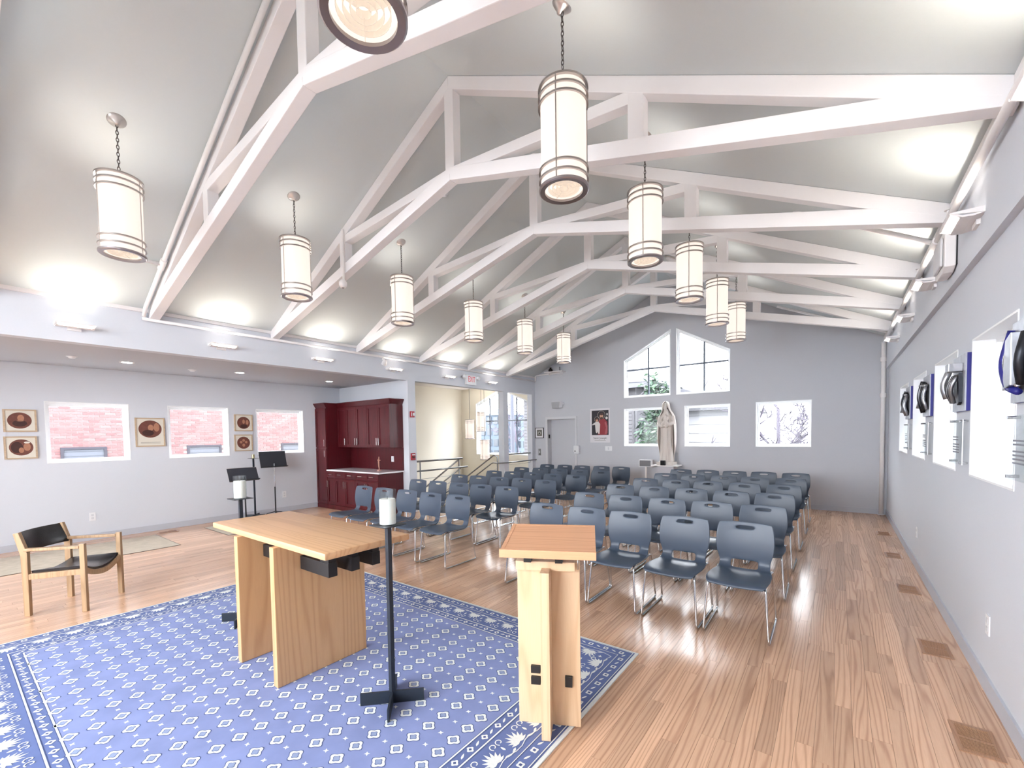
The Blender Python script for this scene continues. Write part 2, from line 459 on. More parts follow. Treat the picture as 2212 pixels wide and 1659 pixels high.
# ---------------------------------------------------------------- windows
WN = [0]
def window(poly, fn, muntins=(), depth=0.075, wide=0.05):
    WN[0] += 1
    root = sempty('window_%d' % WN[0], fn(*poly[0], 0))
    off = root.location
    MB().ring(poly, inset(poly, 0.012), fn, -0.004, 0.16).build('window_reveal', M_VINYL, root, off=off)
    recalc(root.children[-1]) if root.children else None
    p1 = inset(poly, 0.012); p2 = inset(poly, 0.012 + wide * 0.55); p3 = inset(poly, 0.012 + wide)
    o = MB().ring(p1, p2, fn, depth, 0.15).build('window_frame', M_VINYL, root, off=off); recalc(o)
    o = MB().ring(p2, p3, fn, depth + 0.025, 0.14).build('window_sash', M_VINYL, root, off=off); recalc(o)
    o = MB().prism(inset(poly, wide), fn, depth + 0.05, depth + 0.056).build('pane', M_GLASS, root, off=off); recalc(o)
    for (u0, w0, u1, w1) in muntins:
        a, b = Vector(fn(u0, w0, depth + 0.03)), Vector(fn(u1, w1, depth + 0.03))
        MB().cyl(a, b, 0.023, n=6).build('muntin', mat('muntin_grey', '#5d6472', 0.4), root, off=off)
    return root
def rect(a, b, c, d): return [(a, c), (b, c), (b, d), (a, d)]
fR = lambda u, w, n: (XR + n, u, w)
fL = lambda u, w, n: (XL - n, u, w)
fF = lambda u, w, n: (u, YF + n, w)
fB = lambda u, w, n: (u, Y0 - n, w)
for a, b in reversed(R_WIN[1:]): window(rect(a, b, WZ0, WZ1), fR, depth=0.11)
for a, b in L_WIN[1:]: window(rect(a, b, WZ0, WZ1), fL)
window([(-4.510, 2.561), (-3.304, 2.561), (-3.304, 4.178), (-4.510, 3.533)], fF, [(-3.885, 2.62, -3.885, 3.80), (-4.45, 3.28, -3.36, 3.28)])
window([(-3.172, 2.561), (-1.974, 2.561), (-1.974, 3.523), (-3.172, 4.178)], fF, [(-2.55, 2.62, -2.55, 3.78), (-3.11, 3.28, -2.03, 3.28)])
for a, b in ((-4.510, -3.500), (-2.976, -1.966), (-1.456, -0.436)): window(rect(a, b, 1.297, 2.284), fF)
window([(-9.705, 1.0), (-7.605, 1.0), (-7.605, 2.69), (-8.655, 3.131), (-9.705, 2.69)], fF,
       [(-9.18, 1.06, -9.18, 2.84), (-8.655, 1.06, -8.655, 3.05), (-8.08, 1.06, -8.08, 2.82), (-9.65, 2.10, -7.66, 2.10)])
window([(-6.2, 0.9), (-3.35, 0.9), (-3.35, 4.3), (-6.2, 3.4)], fB)
window([(-3.15, 0.9), (-0.3, 0.9), (-0.3, 3.4), (-3.15, 4.3)], fB)
window(rect(-9.3, -7.8, 0.9, 2.3), fB)

# ---------------------------------------------------------------- elevator door in the far wall
door = sempty('door_1', (-6.42, YF, 0)); DO = door.location
q = MB(); q.ring([(-6.945, 0), (-5.905, 0), (-5.905, 2.145), (-6.945, 2.145)], [(-6.878, 0.001), (-5.960, 0.001), (-5.960, 2.074), (-6.878, 2.074)], fF, -0.02, 0.23)
recalc(q.build('door_frame', mat('door_frame_paint', '#cdced3', 0.45), door, off=DO))
M_DOOR = mat('elevator_door_paint', '#bfc1c8', 0.4)
MB().box(-6.885, -6.43, YF + 0.2, YF + 0.225, 0, 2.08).build('door_panel', M_DOOR, door, off=DO)
MB().box(-6.425, -5.953, YF + 0.19, YF + 0.215, 0, 2.08).build('door_panel', M_DOOR, door, off=DO)
MB().box(-6.878, -6.868, YF + 0.04, YF + 0.11, 1.52, 1.63).build('position_display', M_BLKWD, door, off=DO)

# ---------------------------------------------------------------- roof trusses
TY = 0.11
ordn = ['nearest', 'second', 'third', 'fourth', 'fifth', 'sixth', 'farthest']
for k in range(7):
    y = T0 + DT * k
    lab = ['white painted scissor truss nearest the camera, cut off at the top left corner',
           'white scissor truss whose left foot stands farthest left in view, before the first lantern gap',
           'third white scissor truss from the camera, with the dome camera on its left post',
           'fourth white scissor truss from the camera, between the third and fourth left lanterns',
           'fifth white scissor truss from the camera, third before the far gable wall',
           'sixth white scissor truss from the camera, last but one before the gable wall',
           'last white scissor truss, right before the far gable wall'][k]
    t = thing('roof_truss', lab, 'truss', (XC, y, 3.27), 0, 'roof trusses')
    off = (XC, y, 3.27)
    fn = lambda u, w, n: (XC + u, y + n, w)
    def part(nm, poly, a=0.0, b=TY):
        o = MB().prism(poly, fn, a, b).build(nm, M_TRUSS, t, off=off, bevel=0.006); return o
    for s in (-1, 1):
        D = (XC - XH - 0.0) if s < 0 else (XU - XC)
        P = lambda *pts: [(s * d, z) for d, z in pts] if s > 0 else [(s * d, z) for d, z in pts][::-1]
        tip = 3.44
        part('top_chord', P((0.0, RZ - 0.135), (tip, RZ - 0.135 - SL * tip), (D - 0.005, 3.30), (D - 0.005, RZ - SL * (D - 0.005) - 0.002), (0.0, RZ - 0.002)))
        part('lower_chord', P((0.0, 4.30), (D - 0.012, 4.30 - 0.262 * (D - 0.012)), (D - 0.012, 3.385), (tip - 0.02, 4.44 - 0.262 * tip), (0.0, 4.43)), 0.001, TY - 0.001)
        part('web', P((0.02, 4.31), (0.4, 4.30), (1.93, 4.19), (1.93, 4.29), (0.02, 4.425)), 0.003, TY - 0.003)
        part('post', P((1.92, 4.40 - 0.262 * 1.92), (2.045, 4.40 - 0.262 * 2.045), (2.045, RZ - 0.1 - SL * 2.045), (1.92, RZ - 0.1 - SL * 1.92)), 0.002, TY - 0.002)
    part('king_post', [(-0.0625, 4.36), (0.0625, 4.36), (0.0625, 5.24), (-0.0625, 5.24)], 0.0015, TY - 0.0015)

# ================================================================ LIGHT FIXTURES
M_SHADE = mat('lit_shade', '#8a847e', 0.6, emit=(1.0, 0.84, 0.75), es=LANTERN)
M_DIFF = mat('lit_diffuser', '#8a847a', 0.6, emit=(1.0, 0.93, 0.82), es=LANTERN * 1.1)
M_LOUV = mat('louver_plastic', '#b9a996', 0.5, emit=(1.0, 0.89, 0.79), es=LANTERN * 0.5)
M_CHAIN = mat('chain_steel', '#5b5656', 0.35, 1.0)
def make_lantern(chain_top, tilt, sc=1.0, cord=False):
    t = thing('pendant_lantern', 'lantern', 'lantern', (0, 0, 0), 0, 'pendant lanterns')
    q = MB(); q.lathe([(0.148, 0.02), (0.152, 0.03), (0.152, 0.655), (0.148, 0.665)], n=40); q.build('shade', M_SHADE, t, smooth=True)
    q = MB(); q.lathe([(0.128, 0.004), (0.160, 0.0), (0.168, 0.006), (0.168, 0.020), (0.150, 0.024), (0.128, 0.02)], n=40, closed=True); q.build('bottom_rim', M_DKNICK, t, smooth=0.6)
    q = MB(); q.lathe([(0.150, 0.652), (0.168, 0.655), (0.168, 0.668), (0.152, 0.676)], n=40, closed=True); q.build('top_rim', M_NICKEL, t, smooth=0.6)
    q = MB(); q.box(-0.152, 0.152, -0.006, 0.006, 0.668, 0.673); q.box(-0.006, 0.006, -0.152, 0.152, 0.668, 0.673); q.build('spider', M_NICKEL, t)
    area_light('lantern_lamp', t, (0, 0, 0.60), 0.18, 0.18, UPLIGHT_W * (2.5 if cord else 1), (PI, 0, 0), (1, 0.93, 0.84))
    for z in (0.07, 0.13, 0.555, 0.61):
        q = MB(); q.lathe([(0.156, z - 0.0065), (0.168, z - 0.0065), (0.168, z + 0.0065), (0.156, z + 0.0065)], n=40, closed=True); q.build('band', M_NICKEL, t, smooth=0.6)
    for i in range(3):
        a = 2 * PI * i / 3 + 0.75
        MB().cyl((0.162 * math.cos(a), 0.162 * math.sin(a), 0.01), (0.162 * math.cos(a), 0.162 * math.sin(a), 0.665), 0.0042, n=6).build('strut', M_NICKEL, t)
    q = MB(); q.lathe([(0.0005, 0.075), (0.146, 0.075), (0.146, 0.078), (0.0005, 0.078)], n=32, closed=True); q.build('diffuser', M_DIFF, t)
    q = MB()
    for r in (0.028, 0.052, 0.078, 0.104): q.lathe([(r - 0.001, 0.02), (r + 0.001, 0.02), (r + 0.001, 0.055), (r - 0.001, 0.055)], n=32, closed=True)
    for i in range(3):
        a = 2 * PI * i / 3 + 0.4
        q.box(0.02, 0.128, -0.001, 0.001, 0.02, 0.05, M=Matrix.Rotation(a, 4, 'Z'))
    q.build('louver', M_LOUV, t)
    q = MB()
    if cord: q.cyl((0, 0, 0.67), (0, 0, chain_top), 0.006, n=6); q.build('cord', M_CHAIN, t)
    else:
        z = 0.675; i = 0
        while z < chain_top - 0.02:
            c = Vector((0, 0, z + 0.018)); pts = []
            for j in range(10):
                a = 2 * PI * j / 10; u = 0.009 * math.cos(a); w = 0.020 * math.sin(a)
                pts.append(c + (Vector((u, 0, w)) if i % 2 else Vector((0, u, w))))
            q.tube(pts, 0.0032, 5, closed=True); z += 0.031; i += 1
        q.build('chain', M_CHAIN, t)
    R = Matrix.Rotation(tilt, 4, 'Y')
    q = MB(); q.lathe([(0.001, -0.055), (0.018, -0.05), (0.025, -0.035), (0.052, -0.02), (0.068, -0.006), (0.070, 0.004)], (0, 0, chain_top + 0.035), 24, M=R); q.build('canopy', M_NICKEL, t, smooth=True)
    if sc != 1.0: t.scale = (sc, sc, sc)
    return t
ZPB = 3.282
for row, X in (('left', -5.087), ('right', -1.499)):
    s = -1 if row == 'left' else 1
    top = roof(X) - ZPB - 0.03
    proto = None
    for k in range(6):
        y = P0 + DT * k
        if proto is None: proto = make_lantern(top, s * math.atan(SL)); o = proto; o.location = (X, y, ZPB)
        else: o = dup(proto, (X, y, ZPB), 0)
        pos = ['nearest the camera', 'second from the camera', 'third from the camera', 'third from the gable wall', 'second from the gable wall', 'nearest the gable wall'][k]
        o['label'] = 'lit cylinder pendant lantern hanging in the %s row, %s' % (row, pos)
        if row == 'right' and k == 0: o['label'] = 'large lit pendant lantern seen from below at the top edge, showing its ring louver'

# up-light sconces on the header and on the right upper wall
def make_sconce(s):
    t = thing('wall_sconce', 'sconce', 'sconce', (0, 0, 0), 0, 'up-light sconces')
    q = MB()
    prof = [(0.0, -0.035), (0.05, -0.045), (0.10, -0.04), (0.155, -0.012), (0.16, 0.0), (0.15, 0.0), (0.10, -0.028), (0.05, -0.033), (0.0, -0.025)]
    q.prism([(s * a, b) for a, b in prof], lambda u, w, n: (u, n, w), -0.165, 0.165)
    o = q.build('tray', M_WHITE, t); recalc(o)
    for e in (-0.172, 0.165):
        q = MB(); q.prism([(s * a, b) for a, b in [(0, -0.035), (0.16, -0.01), (0.16, 0.0), (0, 0.0)]], lambda u, w, n: (u, n, w), e, e + 0.007)
        o = q.build('end_cap', M_WHITE, t); recalc(o)
    MB().box(min(0, s * 0.02), max(0, s * 0.02), -0.06, 0.06, -0.07, -0.02).build('wall_bracket', M_WHITE, t)
    area_light('sconce_lamp', t, (s * 0.10, 0, -0.026), 0.05, 0.28, SCONCE_W, (PI, s * 0.72, 0)).data.spread = math.radians(140)
    return t
for s, X, side in ((1, XH, 'left'), (-1, XU, 'right')):
    proto = None
    for k in range(-2, 6):
        y = P0 - 0.01 + DT * k
        if proto is None: proto = make_sconce(s); o = proto; o.location = (X, y, 3.035)
        else: o = dup(proto, (X, y, 3.035), 0)
        if side == 'left': n = {-2: 'behind the camera, second', -1: 'behind the camera, first', 0: 'above the first brick-view window, nearest the camera', 1: 'second from the camera', 2: 'third from the camera', 3: 'above the pier by the cabinets', 4: 'left of the exit sign', 5: 'right of the exit sign'}[k]
        else: n = {-2: 'behind the camera, second', -1: 'behind the camera, first', 0: 'overhead by the camera', 1: 'at the right edge of view, nearest', 2: 'large in view, nearest the wall speaker', 3: 'second beyond the speaker', 4: 'second from the far corner', 5: 'in the far corner by the pipe'}[k]
        o['label'] = 'white up-light sconce on the %s, %s' % ('header beam' if side == 'left' else 'right upper wall', n)

# recessed downlights and detectors in the alcove ceiling
M_DL = mat('downlight_lens', '#ffffff', 0.5, emit=(1, 0.96, 0.92), es=14.0); M_DL.cycles.emission_sampling = 'FRONT'
for (x, y), n in zip([(-8.8, 1.844), (-8.76, 3.416), (-8.78, 5.171)], ['nearest the camera', 'in the middle', 'nearest the cabinets']):
    t = thing('downlight', 'recessed round downlight in the alcove ceiling, %s' % n, 'downlight', (x, y, ZA), 0, 'alcove downlights')
    q = MB(); q.lathe([(0.062, -0.001), (0.085, -0.006), (0.09, 0.0)], n=28); q.build('trim_ring', M_WHITE, t, smooth=True)
    q = MB(); q.lathe([(0.0005, -0.003), (0.063, -0.003)], n=28); q.build('lens', M_DL, t)
for (x, y), n in zip([(-8.72, 1.229), (-8.96, 2.74)], ['thin disc left of the first downlight', 'between the first two downlights']):
    t = thing('smoke_detector', 'small white detector on the alcove ceiling, %s' % n, 'detector', (x, y, ZA), 0, 'alcove detectors')
    q = MB(); q.lathe([(0.0005, -0.03), (0.03, -0.028), (0.045, -0.012), (0.05, 0.0)], n=20); q.build('body', M_PLASTIC, t, smooth=True)
    q = MB(); q.lathe([(0.05, -0.006), (0.06, -0.004), (0.062, 0.0)], n=20); q.build('base', M_PLASTIC, t, smooth=True)

# ---------------------------------------------------------------- sprinkler pipes
def pipe(name, label, path, r, extra=(), flanges=()):
    t = thing(name, label, 'pipe', path[0])
    MB().tube(rounded(path, r * 3), r, 10).build('pipe_run', M_WHITE, t, smooth=True, off=path[0])
    for p in extra: MB().tube(rounded(p, r * 3), r * 0.9, 10).build('pipe_branch', M_WHITE, t, smooth=True, off=path[0])
    for a, b in flanges: MB().cyl(a, b, r * 1.45, n=12).build('coupling', M_WHITE, t, smooth=0.6, off=path[0])
    return t
zp = 3.235
pipe('sprinkler_pipe', 'thin white pipe running along the header under the truss feet', [(XH + 0.045, 1.70, zp), (XH + 0.045, YF - 0.05, zp)], 0.021)
yb = T0 + DT - 0.055
pipe('sprinkler_pipe', 'white pipe climbing the slope beside the leftmost full truss',
     [(XH + 0.05, yb, 3.27), (XH + 0.12, yb, roof(XH + 0.12) - 0.05), (XC - 0.25, yb, roof(XC - 0.25) - 0.05)], 0.023,
     extra=[[(-6.45, yb, roof(-6.45) - 0.05), (-6.45, yb - 0.42, roof(-6.45) - 0.05)]], flanges=[((-6.52, yb, roof(-6.52) - 0.05), (-6.38, yb, roof(-6.38) - 0.05))])
right_pipe = pipe('sprinkler_pipe', 'white sprinkler pipe running along the top of the right wall',
     [(XU - 0.05, Y0 + 0.1, 3.27), (XU - 0.05, YF - 0.25, 3.27)], 0.024,
     extra=[[(XU - 0.05, 5.35, 3.27), (-0.25, 5.35, roof(-0.25) - 0.09)], [(XU - 0.05, 9.72, 3.27), (-0.95, 9.72, roof(-0.95) - 0.22)]],
     flanges=[((XU - 0.05, 5.27, 3.27), (XU - 0.05, 5.43, 3.27))])
pipe('standpipe', 'white vertical standpipe in the far right corner', [(0.684, 10.885, 0.0), (0.684, 10.885, 3.03), (XU - 0.05, YF - 0.25, 3.27)], 0.036,
     flanges=[((0.684, 10.885, 2.25), (0.684, 10.885, 2.33)), ((0.684, 10.885, 2.93), (0.684, 10.885, 3.01)), ((0.684, 10.885, 0.0), (0.684, 10.885, 0.012))])
pipe('sprinkler_pipe', 'white pipe turning the corner below the little shelf on the far wall', [(XH + 0.045, YF - 0.05, zp), (XH + 0.06, YF - 0.045, zp), (XH + 0.06, YF - 0.045, 3.40), (-6.36, YF - 0.045, 3.40)], 0.02)
for y in (T0 + 3 * DT - 0.06, T0 + 4 * DT - 0.06):
    q = MB(); q.lathe([(0.0005, 0.0), (0.012, 0.0), (0.012, 0.055), (0.026, 0.057), (0.026, 0.062), (0.0005, 0.066)], (XU - 0.05, y, 3.285), 12); q.build('upright_sprinkler', M_WHITE, right_pipe, off=right_pipe.location)
# pipe with a dome camera on the left post of the third truss
t = thing('dome_camera', 'white dome camera hanging on a pipe from the third truss', 'camera', (-5.175, T0 + 2 * DT - 0.03, 3.62))
MB().cyl((0, 0, 0.05), (0, 0, 0.72), 0.016, n=10).build('drop_pipe', M_WHITE, t, smooth=0.6)
q = MB(); q.lathe([(0.001, -0.045), (0.03, -0.04), (0.05, -0.01), (0.052, 0.03), (0.03, 0.055), (0.014, 0.07)], (0.03, -0.03, 0.0), 20); q.build('housing', M_WHITE, t, smooth=True)
q = MB(); q.ellipsoid((0.035, -0.035, -0.03), (0.022, 0.022, 0.022)); q.build('lens', M_DKNICK, t, smooth=True)
t = thing('spotlight', 'white adjustable spotlight under the header pipe, left of the pier sconce', 'spotlight', (XH + 0.045, 5.46, zp))
MB().cyl((0, 0, 0), (0.0, 0, -0.06), 0.02, n=10).build('stem', M_WHITE, t)
q = MB(); q.lathe([(0.001, 0.09), (0.035, 0.08), (0.045, 0.03), (0.05, -0.03), (0.04, -0.035), (0.001, -0.01)], (0.03, 0, -0.13), 18, M=Matrix.Rotation(0.5, 4, 'Y')); q.build('head', M_WHITE, t, smooth=True)
for (x, y), n in (((-4.22, 4.2), 'on the left slope beyond the second lantern'), ((-0.35, 5.55), 'on the right slope beside the pipe branch')):
    t = thing('smoke_detector', 'round white detector on the sloped ceiling %s' % n.replace('on the ', 'of the '), 'detector', (x, y, roof(x) - 0.005))
    R = Matrix.Rotation(math.atan(SL) * (-1 if x < XC else 1), 4, 'Y')
    q = MB(); q.lathe([(0.0005, -0.04), (0.035, -0.036), (0.05, -0.015), (0.05, 0.0)], n=20, M=R); q.build('body', M_PLASTIC, t, smooth=True)
    q = MB(); q.lathe([(0.05, -0.008), (0.062, -0.006), (0.064, 0.0)], n=20, M=R); q.build('base', M_PLASTIC, t, smooth=True)
t = thing('ceiling_light', 'round white flush ceiling light between the last trusses', 'light', (-2.62, 8.75, roof(-2.62) - 0.01))
R = Matrix.Rotation(math.atan(SL), 4, 'Y')
q = MB(); q.lathe([(0.0005, -0.06), (0.08, -0.055), (0.11, -0.03), (0.12, 0.0)], n=24, M=R); q.build('body', M_PLASTIC, t, smooth=True)
q = MB(); q.lathe([(0.11, -0.02), (0.14, -0.015), (0.14, 0.0)], n=24, M=R); q.build('rim', M_NICKEL, t, smooth=True)

# exit sign with two lamp heads on the header
M_RED = mat('exit_red', '#c8203c', 0.5, emit='#c8203c', es=0.1)
t = thing('exit_sign', 'white exit sign with red letters and two lamp heads on the header', 'exit sign', (XH, 8.06, 2.89))
MB().box(0, 0.055, -0.185, 0.185, 0.0, 0.24).build('housing', M_PLASTIC, t, bevel=0.008)
Mx = Matrix.Translation((0.0565, 0.01, 0.135)) @ Matrix(((0, 0, 1, 0), (1, 0, 0, 0), (0, 1, 0, 0), (0, 0, 0, 1)))
text_mesh('lettering', 'EXIT', 0.20, M_RED, t, Mx, 0.001, sx=0.62)
for s in (-1, 1):
    q = MB(); q.lathe([(0.001, 0.06), (0.04, 0.05), (0.062, 0.0), (0.055, -0.005), (0.001, -0.005)], (0.05, s * 0.25, 0.19), 18, M=Matrix.Rotation(1.9, 4, 'Y')); q.build('lamp_head', M_PLASTIC, t, smooth=0.7)
    MB().cyl((0.03, s * 0.18, 0.2), (0.03, s * 0.25, 0.2), 0.012).build('lamp_arm', M_PLASTIC, t)
M_FIRE = mat('fire_red', '#a3202f', 0.4)
t = thing('fire_strobe', 'red fire alarm strobe high on the pier by the cabinets', 'alarm', (XH, 6.193, 2.115))
MB().box(0, 0.03, -0.055, 0.055, -0.065, 0.065).build('housing', M_FIRE, t, bevel=0.006)
MB().box(0.03, 0.05, 0.0, 0.045, -0.03, 0.03).build('strobe_lens', M_PLASTIC, t, bevel=0.006)
MB().box(0.03, 0.033, -0.04, -0.02, -0.04, 0.04).build('lettering', M_PLASTIC, t)
t = thing('fire_pull_station', 'red fire pull station low on the pier by the cabinets', 'alarm', (XH, 6.19, 1.205))
MB().box(0, 0.035, -0.055, 0.055, -0.075, 0.075).build('housing', M_FIRE, t, bevel=0.006)
MB().box(0.035, 0.05, -0.04, 0.04, -0.03, 0.01).build('handle', mat('pull_dark', '#5e1622', 0.4), t, bevel=0.004)
MB().box(0.035, 0.037, -0.04, 0.04, 0.03, 0.055).build('lettering', M_PLASTIC, t)

# ================================================================ RUGS
RX0, RX1, RY0, RY1 = -5.42, -1.165, -0.03, 3.085
M_RUGF = mat('rug_field_blue', '#838eba', 0.95, spec=0.1, noise=(5, 0.22, 0.15))
M_RUGB = mat('rug_border_blue', '#6573a0', 0.95, spec=0.1, noise=(9, 0.10, 0.15))
M_RUGC = mat('rug_cream', '#dfe3e0', 0.95, spec=0.1, noise=(60, 0.06, 0.2))
M_RUGD = mat('rug_navy', '#4f5c84', 0.95, spec=0.1, noise=(30, 0.08, 0.2))
M_RUGG = mat('rug_grey_blue', '#8d9bbb', 0.95, spec=0.1)
rug = thing('patterned_rug', 'large blue rug with cream quatrefoil flowers under the altar table', 'rug', ((RX0 + RX1) / 2, (RY0 + RY1) / 2, 0))
ro = rug.location
RZT = 0.012
RTOP = 0.0150
MB().box(RX0, RX1, RY0, RY1, 0.0005, RZT - 0.002).build('binding', M_RUGC, rug, off=ro, bevel=0.003)
MB().box(RX0 + 0.022, RX1 - 0.022, RY0 + 0.022, RY1 - 0.022, 0.002, RZT).build('border', M_RUGB, rug, off=ro)
BI = 0.385
MB().box(RX0 + BI, RX1 - BI, RY0 + BI, RY1 - BI, 0.002, RZT + 0.001).build('field', M_RUGF, rug, off=ro)
cream, navy, grey = MB(), MB(), MB()
def poly(mb, pts, z):
    z += (len(mb.f) % 9) * 0.00004
    mb.add([(x, y, z) for x, y in pts], [tuple(range(len(pts)))])
def quatre(cx, cy, r, n=24, rot=0, sx=1.0, amp=0.17):
    return [(cx + sx * r * (1 + amp * math.cos(4 * (a - rot))) * math.cos(a), cy + r * (1 + amp * math.cos(4 * (a - rot))) * math.sin(a)) for a in [2 * PI * i / n for i in range(n)]]
def flower(cx, cy, r, sx=1.0):
    poly(navy, quatre(cx, cy, r * 1.14, rot=0, sx=sx), RZT + 0.0014)
    poly(cream, quatre(cx, cy, r, rot=0, sx=sx), RZT + 0.0018)
    poly(navy, quatre(cx, cy, r * 0.56, rot=0, sx=sx), RZT + 0.0022)
    poly(grey, quatre(cx, cy, r * 0.46, rot=0, sx=sx), RZT + 0.0026)
def star(cx, cy, r, sx=1.0):
    poly(cream, [(cx + sx * (r if i % 2 == 0 else r * 0.42) * math.cos(PI * i / 4 + PI / 4), cy + (r if i % 2 == 0 else r * 0.42) * math.sin(PI * i / 4 + PI / 4)) for i in range(8)], RZT + 0.0018)
x = -1.635; cols = []
while x > RX0 + BI + 0.05: cols.append(x); x -= 0.1945
y = 0.385; rows = []
while y < RY1 - BI - 0.04: rows.append(y); y += 0.1118
for cx in cols:
    for cy in rows:
        flower(cx, cy, 0.033, 1.12)
        if cx - 0.097 > RX0 + BI: star(cx - 0.097, cy, 0.0155, 1.15)
def strip(mb, pts, w, z, closed=False):
    n = len(pts)
    for i in range(n if closed else n - 1):
        a, b = Vector(pts[i]), Vector(pts[(i + 1) % n]); d = b - a
        if d.length < 1e-6: continue
        nn = Vector((-d.y, d.x)).normalized() * w / 2; e = d.normalized() * w * 0.3
        poly(mb, [tuple(a - nn - e), tuple(b - nn + e), tuple(b + nn + e), tuple(a + nn - e)], z)
def leaf(mb, o, a, l, w, z):
    c, s = math.cos(a), math.sin(a)
    P = [(0, 0), (0.3 * l, w / 2), (0.65 * l, w * 0.42), (l, 0), (0.65 * l, -w * 0.42), (0.3 * l, -w / 2)]
    poly(mb, [(o[0] + c * u - s * v, o[1] + s * u + c * v) for u, v in P], z)
def rectloop(d): return [(RX0 + d, RY0 + d), (RX1 - d, RY0 + d), (RX1 - d, RY1 - d), (RX0 + d, RY1 - d)]
for d, w in ((BI, 0.009), (BI - 0.075, 0.009), (0.115, 0.005), (0.032, 0.006)):
    strip(navy, rectloop(d), w * 1.8, RZT + 0.0013, True); strip(cream, rectloop(d), w, RZT + 0.0018, True)
def along(d, pitch):
    """points on a rectangle inset by d, with the inward direction"""
    L = rectloop(d); out = []
    for i in range(4):
        a, b = Vector(L[i]), Vector(L[(i + 1) % 4]); e = b - a; n = max(1, round(e.length / pitch)); u = e.normalized(); inn = Vector((-u.y, u.x))
        for j in range(n): out.append((a + e * (j + 0.5) / n, u, inn, j))
    return out
Z1 = RZT + 0.0018
for p, u, inn, j in along(BI - 0.0375, 0.058):
    if j % 2: leaf(cream, tuple(p - u * 0.022 - inn * 0.01), math.atan2(u.y, u.x) + 0.4, 0.045, 0.013, Z1)
    else:
        poly(cream, quatre(p.x, p.y, 0.019, 20, 0), Z1); poly(navy, quatre(p.x, p.y, 0.008, 12, 0), Z1 + 0.0004)
for p, u, inn, j in along(0.074, 0.062):
    if j % 2: leaf(cream, tuple(p - u * 0.022 + inn * 0.01), math.atan2(u.y, u.x) - 0.4, 0.045, 0.013, Z1)
    else:
        poly(cream, quatre(p.x, p.y, 0.020, 20, PI / 4), Z1); poly(navy, quatre(p.x, p.y, 0.009, 12, PI / 4), Z1 + 0.0004)
for p, u, inn, j in along(0.215, 0.195):
    base = math.atan2(inn.y, inn.x)
    o = p - inn * 0.055
    for i in range(9):
        a = base + (i - 4) * 0.36; l = 0.095 - 0.008 * abs(i - 4)
        leaf(cream, tuple(o + inn * 0.012), a, l, 0.019, Z1)
    for s in (-1, 1):
        c = p + u * s * 0.072 + inn * 0.045
        arc = [(c.x + 0.021 * math.cos(t) * (0.5 + t / 9), c.y + 0.021 * math.sin(t) * (0.5 + t / 9)) for t in [0.55 * i for i in range(11)]]
        strip(cream, arc, 0.006, Z1)
        leaf(cream, tuple(p + u * s * 0.05 - inn * 0.05), base + s * -1.9, 0.05, 0.014, Z1)
        leaf(cream, tuple(p + u * s * 0.097 - inn * 0.02), base, 0.035, 0.012, Z1)
zig = []
for p, u, inn, j in along(0.145, 0.0488): zig.append(tuple(p + inn * (0.0 if j % 4 in (1, 2) else 0.014) * 1.0))
strip(cream, zig, 0.005, Z1, True)
for mb, mt, nm in ((navy, M_RUGD, 'motif_outlines'), (cream, M_RUGC, 'cream_motifs'), (grey, M_RUGG, 'motif_centres')):
    o = mb.build(nm, mt, rug, off=ro); o['kind'] = 'stuff'
M_PALE = mat('pale_rug_weave', '#b3a797', 0.9, spec=0.15, noise=(9, 0.22, 0.1))
for (x0, x1, y0, y1), lab in (((-9.46, -8.19, -1.2, 2.26), 'pale beige runner rug behind the armchair along the left wall'), ((-9.40, -8.29, 2.955, 4.7), 'pale mat on the floor behind the altar table, under the music stands')):
    t = thing('runner_rug', lab, 'rug', ((x0 + x1) / 2, (y0 + y1) / 2, 0)); off = t.location
    MB().box(x0, x1, y0, y1, 0.0005, 0.005).build('binding', mat('dark_binding', '#5c5048', 0.9), t, off=off)
    MB().box(x0 + 0.012, x1 - 0.012, y0 + 0.012, y1 - 0.012, 0.002, 0.0075).build('weave', M_PALE, t, off=off)

# ================================================================ ALTAR TABLE
t = thing('altar_table', 'light oak altar table on two slab legs standing on the blue rug', 'table', (-3.19, 1.62, RTOP))
off = t.location
MB().box(-4.0, -2.335, 1.315, 1.93, 0.940, 0.985).build('tabletop', M_OAKT, t, off=off, bevel=0.014, smooth=0.5)
for x0, x1 in ((-3.512, -3.455), (-2.958, -2.902)):
    MB().box(x0, x1, 1.285, 1.952, RTOP, 0.940).build('slab_leg', M_OAKV, t, off=off, bevel=0.004)
for y0 in (1.46, 1.622, 1.784):
    MB().box(-3.86, -2.555, y0, y0 + 0.062, 0.762, 0.852).build('beam', M_BLKWD, t, off=off, bevel=0.003)
for y0 in (1.46, 1.622, 1.784):
    for x0 in (-3.80, -2.66): MB().box(x0, x0 + 0.10, y0 + 0.005, y0 + 0.057, 0.852, 0.940).build('spacer_block', M_BLKWD, t, off=off)

